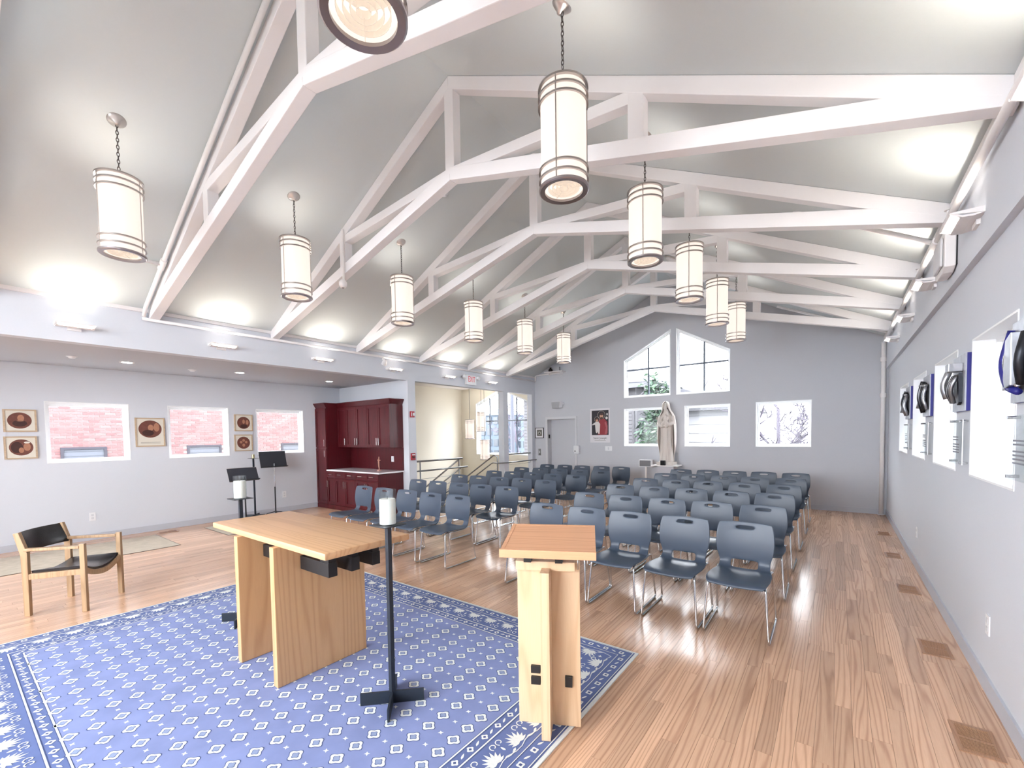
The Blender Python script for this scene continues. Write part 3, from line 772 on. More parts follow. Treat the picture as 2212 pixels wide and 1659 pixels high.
# ================================================================ LECTERN
t = thing('lectern', 'light oak lectern with slanted top and black pegs at the rug edge', 'lectern', (-1.28, 2.022, RTOP), math.atan2(0.45, 0.893))
MB().box(-0.174, 0.174, 0.0, 0.045, 0.0, 0.925).build('back_panel', M_OAKL, t, bevel=0.003)
MB().box(-0.031, 0.018, -0.140, -0.0005, 0.0, 0.905).build('front_fin', M_OAKL, t, bevel=0.003)
MB().box(-0.174, 0.150, -0.05, 0.0, 0.890, 0.940).build('cross_rail', M_OAKL, t, bevel=0.003)
for x0, x1, z0, z1 in ((-0.101, -0.048, 0.296, 0.337), (-0.101, -0.048, 0.231, 0.274), (0.089, 0.129, 0.231, 0.290)):
    MB().box(x0, x1, -0.018, 0.06, z0, z1).build('peg', M_BLKWD, t, bevel=0.002)
A = Matrix.Translation((0.015, -0.20, 1.005)) @ Matrix.Rotation(0.135, 4, 'X')
MB().box(-0.245, 0.245, 0.012, 0.42, 0.0, 0.028, M=A).build('slanted_top', M_OAKTOP, t, bevel=0.003)
q = MB(); q.box(-0.247, 0.247, -0.008, 0.012, -0.004, 0.040, M=A); q.build('book_lip', M_OAKTOP, t, bevel=0.003)
q = MB(); q.box(-0.245, -0.225, 0.012, 0.42, 0.028, 0.0295, M=A); q.box(0.225, 0.245, 0.012, 0.42, 0.028, 0.0295, M=A); q.box(-0.225, 0.225, 0.40, 0.42, 0.028, 0.0295, M=A)
q.build('edge_banding', M_OAKTOP, t)
for x0 in (-0.125, 0.045): MB().box(x0, x0 + 0.04, -0.075, 0.10, 0.940, 1.012).build('support_block', M_BLKWD, t)
MB().tube(rounded([(0.165, -0.03, 0.99), (0.165, -0.06, 0.94), (0.165, -0.03, 0.90)], 0.02), 0.004, 6).build('hook', M_NICKEL, t, smooth=True)

# ================================================================ CANDLE STANDS
def candle_stand(label, loc, h, glass=True, rz=0.0):
    t = thing('candle_stand', label, 'candle stand', loc, rz)
    for a in (PI / 4, -PI / 4):
        MB().box(-0.19, 0.19, -0.006, 0.006, 0.0, 0.075, M=Matrix.Rotation(a, 4, 'Z')).build('foot', M_BLACK, t, bevel=0.001)
    MB().box(-0.014, 0.014, -0.014, 0.014, 0.075, h - 0.006).build('post', M_BLACK, t, bevel=0.001)
    MB().box(-0.078, 0.078, -0.078, 0.078, h - 0.006, h).build('plate', M_BLACK, t, bevel=0.001)
    return t
def candle(label, loc, r, h, hg):
    t = thing('pillar_candle', label, 'candle', loc)
    q = MB(); q.lathe([(0.0005, 0.004), (r * 0.9, 0.004), (r * 0.9, h - 0.006), (r * 0.84, h), (r * 0.2, h - 0.002), (0.0005, h - 0.003)], n=32); q.build('wax', M_WAX, t, smooth=0.6)
    q = MB(); q.lathe([(0.0005, 0.0), (r, 0.0), (r, hg), (r - 0.003, hg), (r - 0.003, 0.004), (0.0005, 0.004)], n=32); q.build('glass_cylinder', M_CLEAR, t, smooth=0.6)
    MB().cyl((0, 0, h - 0.004), (0.002, 0.0, h + 0.012), 0.0015, n=6).build('wick', M_BLKWD, t)
candle_stand('tall black steel candle stand in front of the altar table', (-2.170, 1.630, RTOP), 1.104)
candle('thick white candle in a clear glass cylinder in front of the table', (-2.170, 1.630, 1.1195), 0.053, 0.155, 0.212)
candle_stand('black steel candle stand half hidden behind the altar table', (-4.255, 1.622, RTOP), 1.104)
candle('thick white candle in glass behind the left end of the table', (-4.255, 1.622, 1.1195), 0.053, 0.155, 0.200)
candle_stand('slender black stand with a brass socket near the left wall', (-9.60, 3.93, 0.008), 1.235)
t = thing('candle_socket', 'small brass candle socket on the slender black stand', 'candle holder', (-9.60, 3.93, 1.2435))
q = MB(); q.lathe([(0.0005, 0), (0.026, 0), (0.026, 0.075), (0.022, 0.075), (0.022, 0.01), (0.0005, 0.01)], n=20); q.build('cup', mat('brass', '#b9a87c', 0.3, 1.0), t, smooth=0.6)
q = MB(); q.lathe([(0.0005, 0.01), (0.02, 0.01), (0.02, 0.06), (0.0005, 0.062)], n=16); q.build('stub', M_WAX, t, smooth=0.6)

# ================================================================ MUSIC STANDS
def music_stand(label, loc, rz, hz, w, hd, tilt, chrome):
    t = thing('music_stand', label, 'music stand', loc, rz)
    B = mat('stand_black', '#1a1c22', 0.45)
    for i in range(3):
        a = 2 * PI * i / 3 + 0.4
        MB().tube([(0, 0, 0.10), (0.16 * math.cos(a), 0.16 * math.sin(a), 0.06), (0.26 * math.cos(a), 0.26 * math.sin(a), 0.008)], 0.008, 6).build('leg', B, t, smooth=True)
    MB().cyl((0, 0, 0.06), (0, 0, 0.62), 0.013, n=10).build('lower_tube', B, t, smooth=0.6)
    MB().cyl((0, 0, 0.60), (0, 0, hz + 0.08), 0.008, n=10).build('upper_tube', M_CHROME if chrome else B, t, smooth=0.6)
    D = Matrix.Translation((0, 0, hz)) @ Matrix.Rotation(tilt, 4, 'X')
    q = MB(); q.box(-w / 2, w / 2, -0.004, 0.0, 0.0, hd, M=D); o = q.build('desk', mat('desk_charcoal', '#30323a', 0.5), t)
    q = MB(); q.box(-w / 2, w / 2, -0.055, 0.0, -0.004, 0.0, M=D); q.box(-w / 2, w / 2, -0.057, -0.055, -0.004, 0.012, M=D); q.build('ledge', B, t)
    q = MB(); q.box(-w / 2, w / 2, -0.012, 0.0, hd - 0.004, hd, M=D); q.box(-w / 2, w / 2, 0.0, 0.006, hd * 0.78, hd * 0.82, M=D); q.build('rib', M_DKNICK if not chrome else B, t)
    q = MB(); q.box(-0.02, 0.02, 0.0, 0.03, 0.02, 0.12, M=D); q.build('bracket', B, t)
    return t
music_stand('low black music stand with a wide desk behind the white candle', (-8.75, 3.42, 0.0085), PI / 2, 0.86, 0.50, 0.26, -0.45, False)
music_stand('taller music stand with charcoal desk and chrome tube by the left wall', (-9.45, 4.27, 0.0085), PI / 2, 1.03, 0.53, 0.34, -0.25, True)

# ================================================================ ARMCHAIR
ang = math.atan2(0.339, 0.298)
t = thing('armchair', 'oak armchair with black leather seat and back on the left floor', 'armchair', (-6.153, 0.823, 0.0), ang)
# local x runs to the front, local y to the far side
hw, fx, rx = 0.255, 0.225, -0.235
for s in (-1, 1):
    q = MB(); y0, y1 = s * hw - 0.018, s * hw + 0.018
    q.box(fx - 0.021, fx + 0.021, y0, y1, 0, 0.662); q.build('leg', M_CHAIRW, t, bevel=0.004)
    q = MB()
    q.prism([(rx - 0.022, 0), (rx + 0.022, 0), (rx + 0.026, 0.60), (rx - 0.035, 0.80), (rx - 0.078, 0.79), (rx - 0.028, 0.58)], lambda u, w, n: (u, n, w), y0, y1)
    o = q.build('leg', M_CHAIRW, t, bevel=0.004)
    MB().box(rx + 0.0, fx - 0.02, s * hw - 0.024, s * hw + 0.024, 0.618, 0.645).build('armrest', M_CHAIRW, t, bevel=0.005)
    q = MB(); q.prism([(rx, 0.345), (fx, 0.365), (fx, 0.418), (rx, 0.398)], lambda u, w, n: (u, n, w), s * hw - 0.014, s * hw + 0.014); q.build('seat_rail', M_CHAIRW, t, bevel=0.003)
q = MB(); n = 10
for i in range(n):
    a0, a1 = -1 + 2 * i / n, -1 + 2 * (i + 1) / n
    d0, d1 = 0.075 * (1 - a0 * a0), 0.075 * (1 - a1 * a1)
    q.hexa([(fx - 0.012, a0 * (hw - 0.016), 0.375 - d0), (fx - 0.012, a1 * (hw - 0.016), 0.375 - d1), (fx + 0.012, a1 * (hw - 0.016), 0.375 - d1), (fx + 0.012, a0 * (hw - 0.016), 0.375 - d0)],
           [(fx - 0.012, a0 * (hw - 0.016), 0.425 - d0), (fx - 0.012, a1 * (hw - 0.016), 0.425 - d1), (fx + 0.012, a1 * (hw - 0.016), 0.425 - d1), (fx + 0.012, a0 * (hw - 0.016), 0.425 - d0)])
q.build('front_rail', M_CHAIRW, t)
def pad(nm, xs, fz, ny=14, th=0.05):
    q = MB(); vs = []
    for side in (0, 1):
        for i, xx in enumerate(xs):
            for j in range(ny + 1):
                a = -1 + 2 * j / ny; p = fz(i / (len(xs) - 1), a); nrm = p[3]
                e = 1 - 0.55 * max(abs(a), abs(2 * i / (len(xs) - 1) - 1)) ** 6
                vs.append(Vector(p[:3]) + Vector(nrm) * (th / 2 * e * (1 if side else -1)))
    W = ny + 1; H = len(xs); fs = []
    for i in range(H - 1):
        for j in range(ny):
            fs.append((i * W + j, (i + 1) * W + j, (i + 1) * W + j + 1, i * W + j + 1)); o = H * W
            fs.append((o + i * W + j, o + i * W + j + 1, o + (i + 1) * W + j + 1, o + (i + 1) * W + j))
    per = [j for j in range(ny)] + [i * W + ny for i in range(H - 1)] + [(H - 1) * W + j for j in range(ny, 0, -1)] + [i * W for i in range(H - 1, 0, -1)]
    for a, b in zip(per, per[1:] + per[:1]): fs.append((a, b, b + H * W, a + H * W))
    q.add(vs, fs); o = q.build(nm, M_LEATHER, t, smooth=0.9); recalc(o); return o
pad('seat', list(range(9)), lambda u, a: (rx + 0.03 + u * (fx - rx - 0.035), a * (hw - 0.017), 0.415 + 0.02 * u - 0.070 * (1 - a * a) * (0.55 + 0.45 * u), (0, 0, 1)))
pad('backrest', list(range(7)), lambda u, a: (rx + 0.012 - u * 0.075 - 0.045 * (1 - a * a), a * (hw - 0.017), 0.60 + u * 0.19, (0.93, 0, 0.36)), th=0.04)

# ================================================================ MEETING CHAIRS
def shell_mesh():
    rows = [(-0.012, 0.416, 0.200), (-0.010, 0.436, 0.212), (0.03, 0.447, 0.222), (0.10, 0.449, 0.230), (0.20, 0.444, 0.232), (0.30, 0.438, 0.228), (0.38, 0.434, 0.218), (0.425, 0.437, 0.208),
            (0.455, 0.452, 0.200), (0.478, 0.480, 0.197), (0.488, 0.515, 0.200), (0.490, 0.56, 0.212), (0.490, 0.62, 0.228), (0.497, 0.69, 0.230), (0.508, 0.755, 0.226), (0.514, 0.788, 0.222), (0.518, 0.813, 0.218), (0.526, 0.842, 0.212), (0.529, 0.850, 0.206)]
    cols = [-1, -0.93, -0.75, -0.53, -0.33, 0, 0.33, 0.53, 0.75, 0.93, 1]
    q = MB(); W = len(cols); vs = []
    for i, (y, z, hw_) in enumerate(rows):
        for v in cols:
            back = max(0, min(1, (z - 0.46) / 0.1)); seat = 1 - back
            vs.append((v * hw_, y - 0.020 * back * v * v, z + 0.012 * seat * v * v - (0.012 * v * v if i >= 16 else 0)))
    fs = []
    for i in range(len(rows) - 1):
        for j in range(W - 1):
            mid = abs((cols[j] + cols[j + 1]) / 2)
            if i in (8, 9) and mid < 0.53: continue
            if i == 15 and mid < 0.33: continue
            fs.append((i * W + j, i * W + j + 1, (i + 1) * W + j + 1, (i + 1) * W + j))
    q.add(vs, fs); o = q.build('shell', M_SHELL, None, smooth=True)
    md = o.modifiers.new('s', 'SOLIDIFY'); md.thickness = 0.011; md.offset = 0
    md = o.modifiers.new('u', 'SUBSURF'); md.levels = 2; md.render_levels = 2
    return bake(o)
sh = shell_mesh(); src = sh.data
def cut(nm, keep, parent):
    me = src.copy(); me.name = nm; b = bmesh.new(); b.from_mesh(me)
    bmesh.ops.delete(b, geom=[f for f in b.faces if not keep(f.calc_center_median())], context='FACES'); b.to_mesh(me); b.free()
    me.polygons.foreach_set('use_smooth', [True] * len(me.polygons))
    o = bpy.data.objects.new(nm, me); COL.objects.link(o); o.parent = parent; return o
chair = thing('stacking_chair', 'chair', 'chair', (0, 0, 0), 0, 'slate plastic sled-base chairs in two blocks')
cut('seat', lambda c: c.y - (c.z - 0.43) * 0.3 < 0.435 and c.z < 0.47, chair)
cut('backrest', lambda c: not (c.y - (c.z - 0.43) * 0.3 < 0.435 and c.z < 0.47), chair)
bpy.data.objects.remove(sh)
for s in (-1, 1):
    xx = s * 0.222
    loop = rounded([(s * 0.19, 0.12, 0.428), (s * 0.205, 0.04, 0.432), (s * 0.235, 0.0, 0.0095), (s * 0.235, 0.57, 0.0095), (s * 0.215, 0.475, 0.46), (s * 0.195, 0.40, 0.424), (s * 0.19, 0.12, 0.428)], 0.035)
    MB().tube(loop, 0.0090, 8).build('sled_leg', M_CHROME, chair, smooth=True)
for y in (0.14, 0.36): MB().cyl((-0.192, y, 0.424), (0.192, y, 0.424), 0.007, n=8).build('crossbar', M_CHROME, chair, smooth=0.6)
rowsn = ['front row', 'second row', 'third row', 'fourth row', 'fifth row', 'back row']
first = True
for blk in ('right', 'left'):
    for i in range(6):
        for j in range(5):
            if blk == 'right':
                x, y = -0.632 - 0.5145 * j, 3.735 + 1.085 * i
                seat = ['at the right wall end', 'second from the right wall end', 'in the middle', 'second from the centre aisle', 'at the centre aisle'][j]
            else:
                x, y = -4.078 - 0.520 * j, 3.70 + 1.105 * i
                seat = ['at the centre aisle', 'second from the centre aisle', 'in the middle', 'second from the stair side', 'at the stair side'][j]
            x += random.uniform(-0.012, 0.012); y += random.uniform(-0.02, 0.02); a = random.uniform(-0.02, 0.02)
            lab = 'slate plastic chair, %s of the %s block, %s' % (rowsn[i], blk, seat)
            if first: chair.location = (x, y, 0); chair.rotation_euler = (0, 0, a); chair['label'] = lab; first = False
            else: dup(chair, (x, y, 0), a, lab)

# ================================================================ CABINETS IN THE ALCOVE
YC, YU = YA - 0.636, YA - 0.338
M_PULL = mat('pull_steel', '#c9c5c2', 0.25, 1.0)
def shaker(root, nm, x0, x1, z0, z1, y, handle=None):
    off = root.location; g = 0.002; x0 += g; x1 -= g; z0 += g; z1 -= g
    fw = 0.055 if z1 - z0 > 0.3 else 0.028
    fn = lambda u, w, n: (u, y + n, w)
    q = MB(); q.ring(rect(x0, x1, z0, z1), inset(rect(x0, x1, z0, z1), fw), fn, -0.02, 0.0); q.prism(inset(rect(x0, x1, z0, z1), fw - 0.001), fn, -0.009, 0.0)
    o = q.build(nm, M_MAHOG, root, off=off); recalc(o)
    if handle:
        hx, hz, vert = handle; l = 0.075
        a, b = ((hx, hz - l), (hx, hz + l)) if vert else ((hx - l, hz), (hx + l, hz))
        q = MB(); q.cyl((a[0], y - 0.045, a[1]), (b[0], y - 0.045, b[1]), 0.006, n=8)
        for c in (a, b):
            d = 0.82; cx, cz = hx + (c[0] - hx) * d, hz + (c[1] - hz) * d
            q.cyl((cx, y - 0.045, cz), (cx, y - 0.02, cz), 0.0045, n=6)
        h = q.build('handle', M_PULL, o, off=off, smooth=0.6)
    return o
def crown(root, x0, x1, y, end_r=False, end_l=False):
    off = root.location; q = MB()
    er, el = (0.05 if end_r else 0), (0.05 if end_l else 0)
    q.hexa([(x0, y, 2.335), (x1, y, 2.335), (x1, YA - 0.003, 2.335), (x0, YA - 0.003, 2.335)], [(x0 - el, y - 0.055, 2.43), (x1 + er, y - 0.055, 2.43), (x1 + er, YA - 0.003, 2.43), (x0 - el, YA - 0.003, 2.43)])
    q.box(x0 - el, x1 + er, y - 0.06, YA - 0.003, 2.43, 2.445); q.build('crown', M_MAHOG, root, off=off)
t = thing('tall_cabinet', 'tall dark red pantry cabinet at the left end of the kitchenette', 'cabinet', (-9.68, YC, 0)); off = t.location
MB().box(-9.909, -9.452, YC, YA - 0.003, 0.0, 2.335).build('carcass', M_MAHOG, t, off=off)
shaker(t, 'door', -9.905, -9.456, 0.11, 1.395, YC, (-9.50, 1.27, True)); shaker(t, 'door', -9.905, -9.456, 1.41, 2.32, YC, (-9.50, 1.52, True))
MB().box(-9.909, -9.452, YC - 0.022, YC, 0.0, 0.10).build('plinth', M_MAHOG, t, off=off); crown(t, -9.905, -9.452, YC)
for (x0, x1), nd, lab in (((-9.448, -9.12), 1, 'narrow dark red base cabinet with one drawer beside the tall cabinet'), ((-9.12, -8.335), 2, 'middle dark red base cabinet with two drawers and two doors'), ((-8.335, -7.535), 2, 'right end dark red base cabinet behind the slate chairs')):
    t = thing('base_cabinet', lab, 'cabinet', ((x0 + x1) / 2, YC, 0)); off = t.location
    MB().box(x0 + 0.001, x1 - 0.001, YC, YA - 0.003, 0.0, 0.874).build('carcass', M_MAHOG, t, off=off)
    MB().box(x0 + 0.001, x1 - 0.001, YC - 0.022, YC, 0.0, 0.10).build('plinth', M_MAHOG, t, off=off)
    w = (x1 - x0) / nd
    for i in range(nd):
        a, b = x0 + i * w, x0 + (i + 1) * w
        shaker(t, 'drawer', a, b, 0.722, 0.866, YC, ((a + b) / 2, 0.80, False))
        hx = (a + 0.035) if nd == 1 else (b - 0.035 if i == 0 else a + 0.035)
        shaker(t, 'door', a, b, 0.11, 0.712, YC, (hx, 0.58, True))
for (x0, x1), nd, lab in (((-9.448, -9.10), 1, 'narrow dark red wall cabinet in the corner beside the tall cabinet'), ((-9.10, -8.30), 2, 'left dark red wall cabinet with two doors'), ((-8.30, -7.505), 2, 'right dark red wall cabinet with two doors next to the pier')):
    t = thing('upper_cabinet', lab, 'cabinet', ((x0 + x1) / 2, YU, 1.41)); off = t.location
    MB().box(x0 + 0.001, x1 - 0.001, YU, YA - 0.003, 1.41, 2.335).build('carcass', M_MAHOG, t, off=off)
    w = (x1 - x0) / nd
    for i in range(nd):
        a, b = x0 + i * w, x0 + (i + 1) * w
        hx = (b - 0.035) if nd == 1 else (b - 0.035 if i == 0 else a + 0.035)
        shaker(t, 'door', a, b, 1.42, 2.325, YU, (hx, 1.54, True))
    crown(t, x0, x1, YU, x1 > -7.6)
t = thing('worktop', 'white stone worktop over the dark red base cabinets', 'worktop', (-8.46, YC, 0.876)); off = t.location
MB().box(-9.449, -7.475, YC - 0.035, YA - 0.022, 0.876, 0.906).build('slab', mat('white_quartz', '#e9e9ec', 0.15, noise=(12, 0.03, 0)), t, off=off, bevel=0.003)
tag(MB().box(-9.448, -7.505, YA - 0.02, YA - 0.001, 0.907, 1.408).build('backsplash_panel', M_MAHOG), 'dark red wooden backsplash panel between worktop and wall cabinets', 'panel')
t = thing('crucifix', 'small standing crucifix on the white worktop', 'crucifix', (-8.02, 5.83, 0.9065))
M_CRX = mat('carved_wood', '#c99a86', 0.5)
q = MB(); q.box(-0.035, 0.035, -0.03, 0.03, 0, 0.015); q.build('base', M_CRX, t)
q = MB(); q.box(-0.009, 0.009, -0.006, 0.006, 0.015, 0.30); q.box(-0.05, 0.05, -0.006, 0.006, 0.215, 0.235); q.build('cross', M_CRX, t)
q = MB(); q.ellipsoid((0, -0.014, 0.245), (0.010, 0.010, 0.013)); q.tube([(0, -0.012, 0.235), (0.002, -0.014, 0.19), (0.006, -0.016, 0.14), (0, -0.012, 0.07)], [0.009, 0.014, 0.011, 0.006], 8); q.tube([(-0.045, -0.01, 0.232), (0, -0.012, 0.216), (0.045, -0.01, 0.232)], [0.004, 0.006, 0.004], 6)
q.build('figure', M_CRX, t, smooth=True)

def plate(name, label, cat, loc, axis, w=0.072, h=0.118, dark=False, slots=True):
    """wall plate; axis is the outward normal: '+x', '-x', '-y'"""
    t = thing(name, label, cat, loc)
    def B(u0, u1, n0, n1, z0, z1, nm, mt):
        q = MB()
        if axis == '-y': q.box(u0, u1, -n1, -n0, z0, z1)
        elif axis == '+x': q.box(n0, n1, u0, u1, z0, z1)
        else: q.box(-n1, -n0, u0, u1, z0, z1)
        q.build(nm, mt, t, bevel=0.0015)
    B(-w / 2, w / 2, 0, 0.007, -h / 2, h / 2, 'cover_plate', M_PLASTIC if not dark else M_STEEL)
    if slots:
        for s in (-1, 1): B(-0.016, 0.016, 0.007, 0.010, s * 0.026 - 0.015, s * 0.026 + 0.015, 'socket', mat('socket_grey', '#cfd1d6', 0.4))
    else: B(-0.018, 0.018, 0.007, 0.011, -0.034, 0.034, 'rocker', mat('socket_grey', '#cfd1d6', 0.4))
    return t
plate('power_outlet', 'white power outlet on the left wall beside the armchair', 'outlet', (XL, 1.54, 0.388), '+x', 0.08, 0.14)
plate('power_outlet', 'white power outlet on the left wall near the tall cabinet', 'outlet', (XL, 4.674, 0.388), '+x', 0.08, 0.14)
plate('light_switch', 'white switch plate on the dark red backsplash', 'switch', (-7.86, YA - 0.0205, 1.15), '-y', 0.085, 0.125, slots=False)
plate('power_outlet', 'white power outlet on the right wall, nearer one', 'outlet', (XR, 3.90, 0.42), '-x', 0.075, 0.125)
plate('power_outlet', 'white power outlet on the right wall, farther one', 'outlet', (XR, 6.95, 0.42), '-x', 0.075, 0.125)
plate('wall_plate', 'flat white control plate on the far wall below the poster', 'switch', (-4.95, YF, 1.233), '-y', 0.20, 0.125, slots=False)
plate('call_panel', 'steel elevator call button panel left of the elevator door', 'panel', (-7.177, YF, 1.11), '-y', 0.085, 0.20, True, slots=False)

# ================================================================ PICTURES ON THE LEFT WALL
M_FRAME = wood('frame_wood', '#c3ad93', '#a28a70', axis=1, freq=20, rough=0.5, contrast=0.6)
M_MAT = mat('passepartout', '#d9d4c8', 0.8)
M_SEPIA = mat('sepia_print', '#6b3d33', 0.6, noise=(34, 0.35, 0))
M_SEP2 = mat('sepia_light', '#a9775e', 0.6, noise=(40, 0.25, 0))
M_SEP3 = mat('sepia_dark', '#3f221e', 0.6, noise=(40, 0.25, 0))
def picture(label, y0, y1, z0, z1, oval, figs, lines=()):
    t = thing('framed_photograph', label, 'picture', (XL, (y0 + y1) / 2, (z0 + z1) / 2), 0, 'framed sepia photographs on the left wall'); off = t.location
    fn = lambda u, w, n: (XL + n, u, w); R = rect(y0, y1, z0, z1)
    recalc(MB().ring(R, inset(R, 0.02), fn, 0.0, 0.028).build('frame', M_FRAME, t, off=off))
    recalc(MB().prism(inset(R, 0.019), fn, 0.002, 0.016).build('mount', M_MAT, t, off=off))
    cy, cz, ry, rz = oval
    recalc(MB().prism(ellipse(cy, cz, ry, rz, 32), fn, 0.0155, 0.0172).build('photograph', M_SEPIA, t, off=off))
    for k, (a, b, c, d, mt) in enumerate(figs): recalc(MB().prism(ellipse(cy + a * ry, cz + b * rz, c * ry, d * rz, 20), fn, 0.0168, 0.0176 + 0.0003 * k).build('printed_figure', mt, t, off=off))
    for a, b in lines: MB().box(XL + 0.0155, XL + 0.0165, y0 + a, y1 - a, b, b + 0.006).build('caption_line', mat('caption_grey', '#8f8a84', 0.8), t, off=off)
picture('upper framed oval sepia photograph left of the first window', 0.630, 0.970, 1.800, 2.140, (0.795, 1.972, 0.124, 0.122), [(0.1, 0.3, 0.28, 0.42, M_SEP2), (0.0, -0.35, 0.6, 0.4, M_SEP3), (0.05, -0.05, 0.3, 0.06, M_SEP2)])
picture('lower framed oval sepia photograph of two faces left of the first window', 0.624, 0.962, 1.390, 1.732, (0.797, 1.565, 0.124, 0.122), [(-0.35, 0.0, 0.5, 0.7, M_SEP3), (0.0, -0.35, 0.22, 0.34, M_SEP2), (0.48, 0.05, 0.3, 0.5, M_SEP2), (0.48, 0.6, 0.25, 0.12, M_MAT)])
picture('largest framed oval sepia photograph with caption, between first and second window', 2.140, 2.560, 1.530, 2.045, (2.35, 1.845, 0.165, 0.155), [(0.05, 0.15, 0.25, 0.36, M_SEP2), (-0.2, -0.45, 0.5, 0.35, M_SEP3), (0.55, 0.2, 0.25, 0.5, M_SEP2)], [(0.07, 1.605), (0.07, 1.585)])
picture('upper small framed round sepia portrait between second and third window', 3.716, 4.062, 1.802, 2.148, (3.890, 1.975, 0.122, 0.125), [(0.0, 0.2, 0.2, 0.36, M_SEP2), (0.0, -0.55, 0.55, 0.3, M_SEP3), (0.55, 0.1, 0.22, 0.4, M_SEP2)])
picture('lower small framed round sepia group photograph between second and third window', 3.706, 4.048, 1.390, 1.732, (3.877, 1.562, 0.122, 0.125), [(-0.4, 0.1, 0.2, 0.22, M_SEP2), (0.0, 0.4, 0.2, 0.22, M_SEP2), (0.4, 0.1, 0.2, 0.22, M_SEP2), (0.0, -0.4, 0.22, 0.25, M_SEP2)])

# ================================================================ FAR WALL
# poster
t = thing('poster', 'saint poster with red robed figure and child on the far wall', 'poster', (-5.195, YF, 1.86)); off = t.location
fP = lambda u, w, n: (u, YF - n, w)
MB().prism(rect(-5.49, -4.905, 1.395, 2.325), fP, 0.001, 0.006).build('backing', mat('poster_paper', '#dcdadf', 0.4), t, off=off)
MB().prism(rect(-5.441, -4.943, 1.60, 2.272), fP, 0.006, 0.007).build('print_ground', mat('poster_dark', '#1f1a24', 0.5), t, off=off)
M_PR, M_PW, M_PS, M_PH, M_PB = mat('poster_red', '#8e2530', 0.5), mat('poster_white', '#d8d4d2', 0.5), mat('poster_skin', '#c79a80', 0.5), mat('poster_halo', '#9c8f86', 0.5), mat('poster_brown', '#4a2a24', 0.5)
def shape(nm, pts, mt, n): MB().prism(pts, fP, 0.0065, n).build(nm, mt, t, off=off)
def ringP(nm, cx, cz, r, w, mt, n):
    o = MB().ring(ellipse(cx, cz, r, r, 28), ellipse(cx, cz, r - w, r - w, 28), fP, 0.0068, n).build(nm, mt, t, off=off); recalc(o)
shape('robe', [(-5.25, 1.605), (-5.0, 1.605), (-4.97, 1.70), (-4.98, 1.95), (-5.05, 2.03), (-5.14, 2.06), (-5.22, 2.02), (-5.27, 1.90), (-5.28, 1.75)], M_PR, 0.0076)
ringP('halo', -5.155, 2.145, 0.115, 0.012, M_PH, 0.0080)
shape('head', ellipse(-5.15, 2.115, 0.052, 0.07, 20), M_PS, 0.0082); shape('hair', ellipse(-5.145, 2.17, 0.055, 0.035, 20), M_PB, 0.0084); shape('beard', ellipse(-5.15, 2.055, 0.045, 0.035, 20), M_PB, 0.0084)
shape('sleeve', [(-5.06, 1.62), (-4.975, 1.64), (-4.972, 1.85), (-5.03, 1.97), (-5.06, 1.93), (-5.02, 1.80)], mat('poster_red_light', '#a8545a', 0.5), 0.0081)
ringP('halo', -5.285, 2.03, 0.08, 0.009, M_PH, 0.0085)
shape('child_tunic', [(-5.33, 1.74), (-5.20, 1.74), (-5.19, 1.90), (-5.24, 1.965), (-5.31, 1.965), (-5.42, 1.90), (-5.43, 1.87), (-5.34, 1.88)], M_PW, 0.0088)
shape('child_legs', [(-5.33, 1.74), (-5.20, 1.76), (-5.21, 1.63), (-5.25, 1.64), (-5.26, 1.70), (-5.29, 1.65), (-5.32, 1.67)], M_PW, 0.0087)
shape('child_head', ellipse(-5.285, 2.01, 0.036, 0.048, 20), M_PS, 0.0090); shape('child_hair', ellipse(-5.285, 2.045, 0.036, 0.022, 20), M_PB, 0.0092)
shape('lily', ellipse(-5.0, 2.06, 0.035, 0.04, 12), M_PW, 0.0083); shape('lily', ellipse(-4.985, 2.16, 0.02, 0.035, 12), M_PW, 0.0083)
Mf = Matrix.Translation((-5.195, YF - 0.0066, 1.515)) @ Matrix.Rotation(PI / 2, 4, 'X')
o = text_mesh('lettering', 'Saint Joseph', 0.082, mat('ink', '#3a3a40', 0.7), t, Matrix.Translation(-Vector(off)) @ Mf)
MB().prism(rect(-5.36, -5.03, 1.448, 1.454), fP, 0.006, 0.0066).build('caption_line', mat('caption_grey', '#8f8a84', 0.8), t, off=off)
# small framed picture
t = thing('framed_print', 'small black framed square print beside the elevator door', 'picture', (-7.205, YF, 1.685)); off = t.location
R = rect(-7.32, -7.017, 1.528, 1.843)
recalc(MB().ring(R, inset(R, 0.016), fP, 0.0, 0.02).build('frame', M_BLKWD, t, off=off)); MB().prism(inset(R, 0.015), fP, 0.001, 0.012).build('mount', mat('mount_white', '#e3e3e6', 0.7), t, off=off)
MB().prism(inset(R, 0.062), fP, 0.0115, 0.013).build('print', mat('print_grey', '#6b6862', 0.7, noise=(60, 0.5, 0)), t, off=off)
shape('printed_arch', ellipse(-7.17, 1.68, 0.055, 0.05, 20), mat('print_pale', '#b5b2aa', 0.7, noise=(80, 0.3, 0)), 0.0138)
shape('printed_dome', ellipse(-7.17, 1.67, 0.03, 0.03, 16), mat('print_dark', '#3c3a38', 0.7), 0.0142)
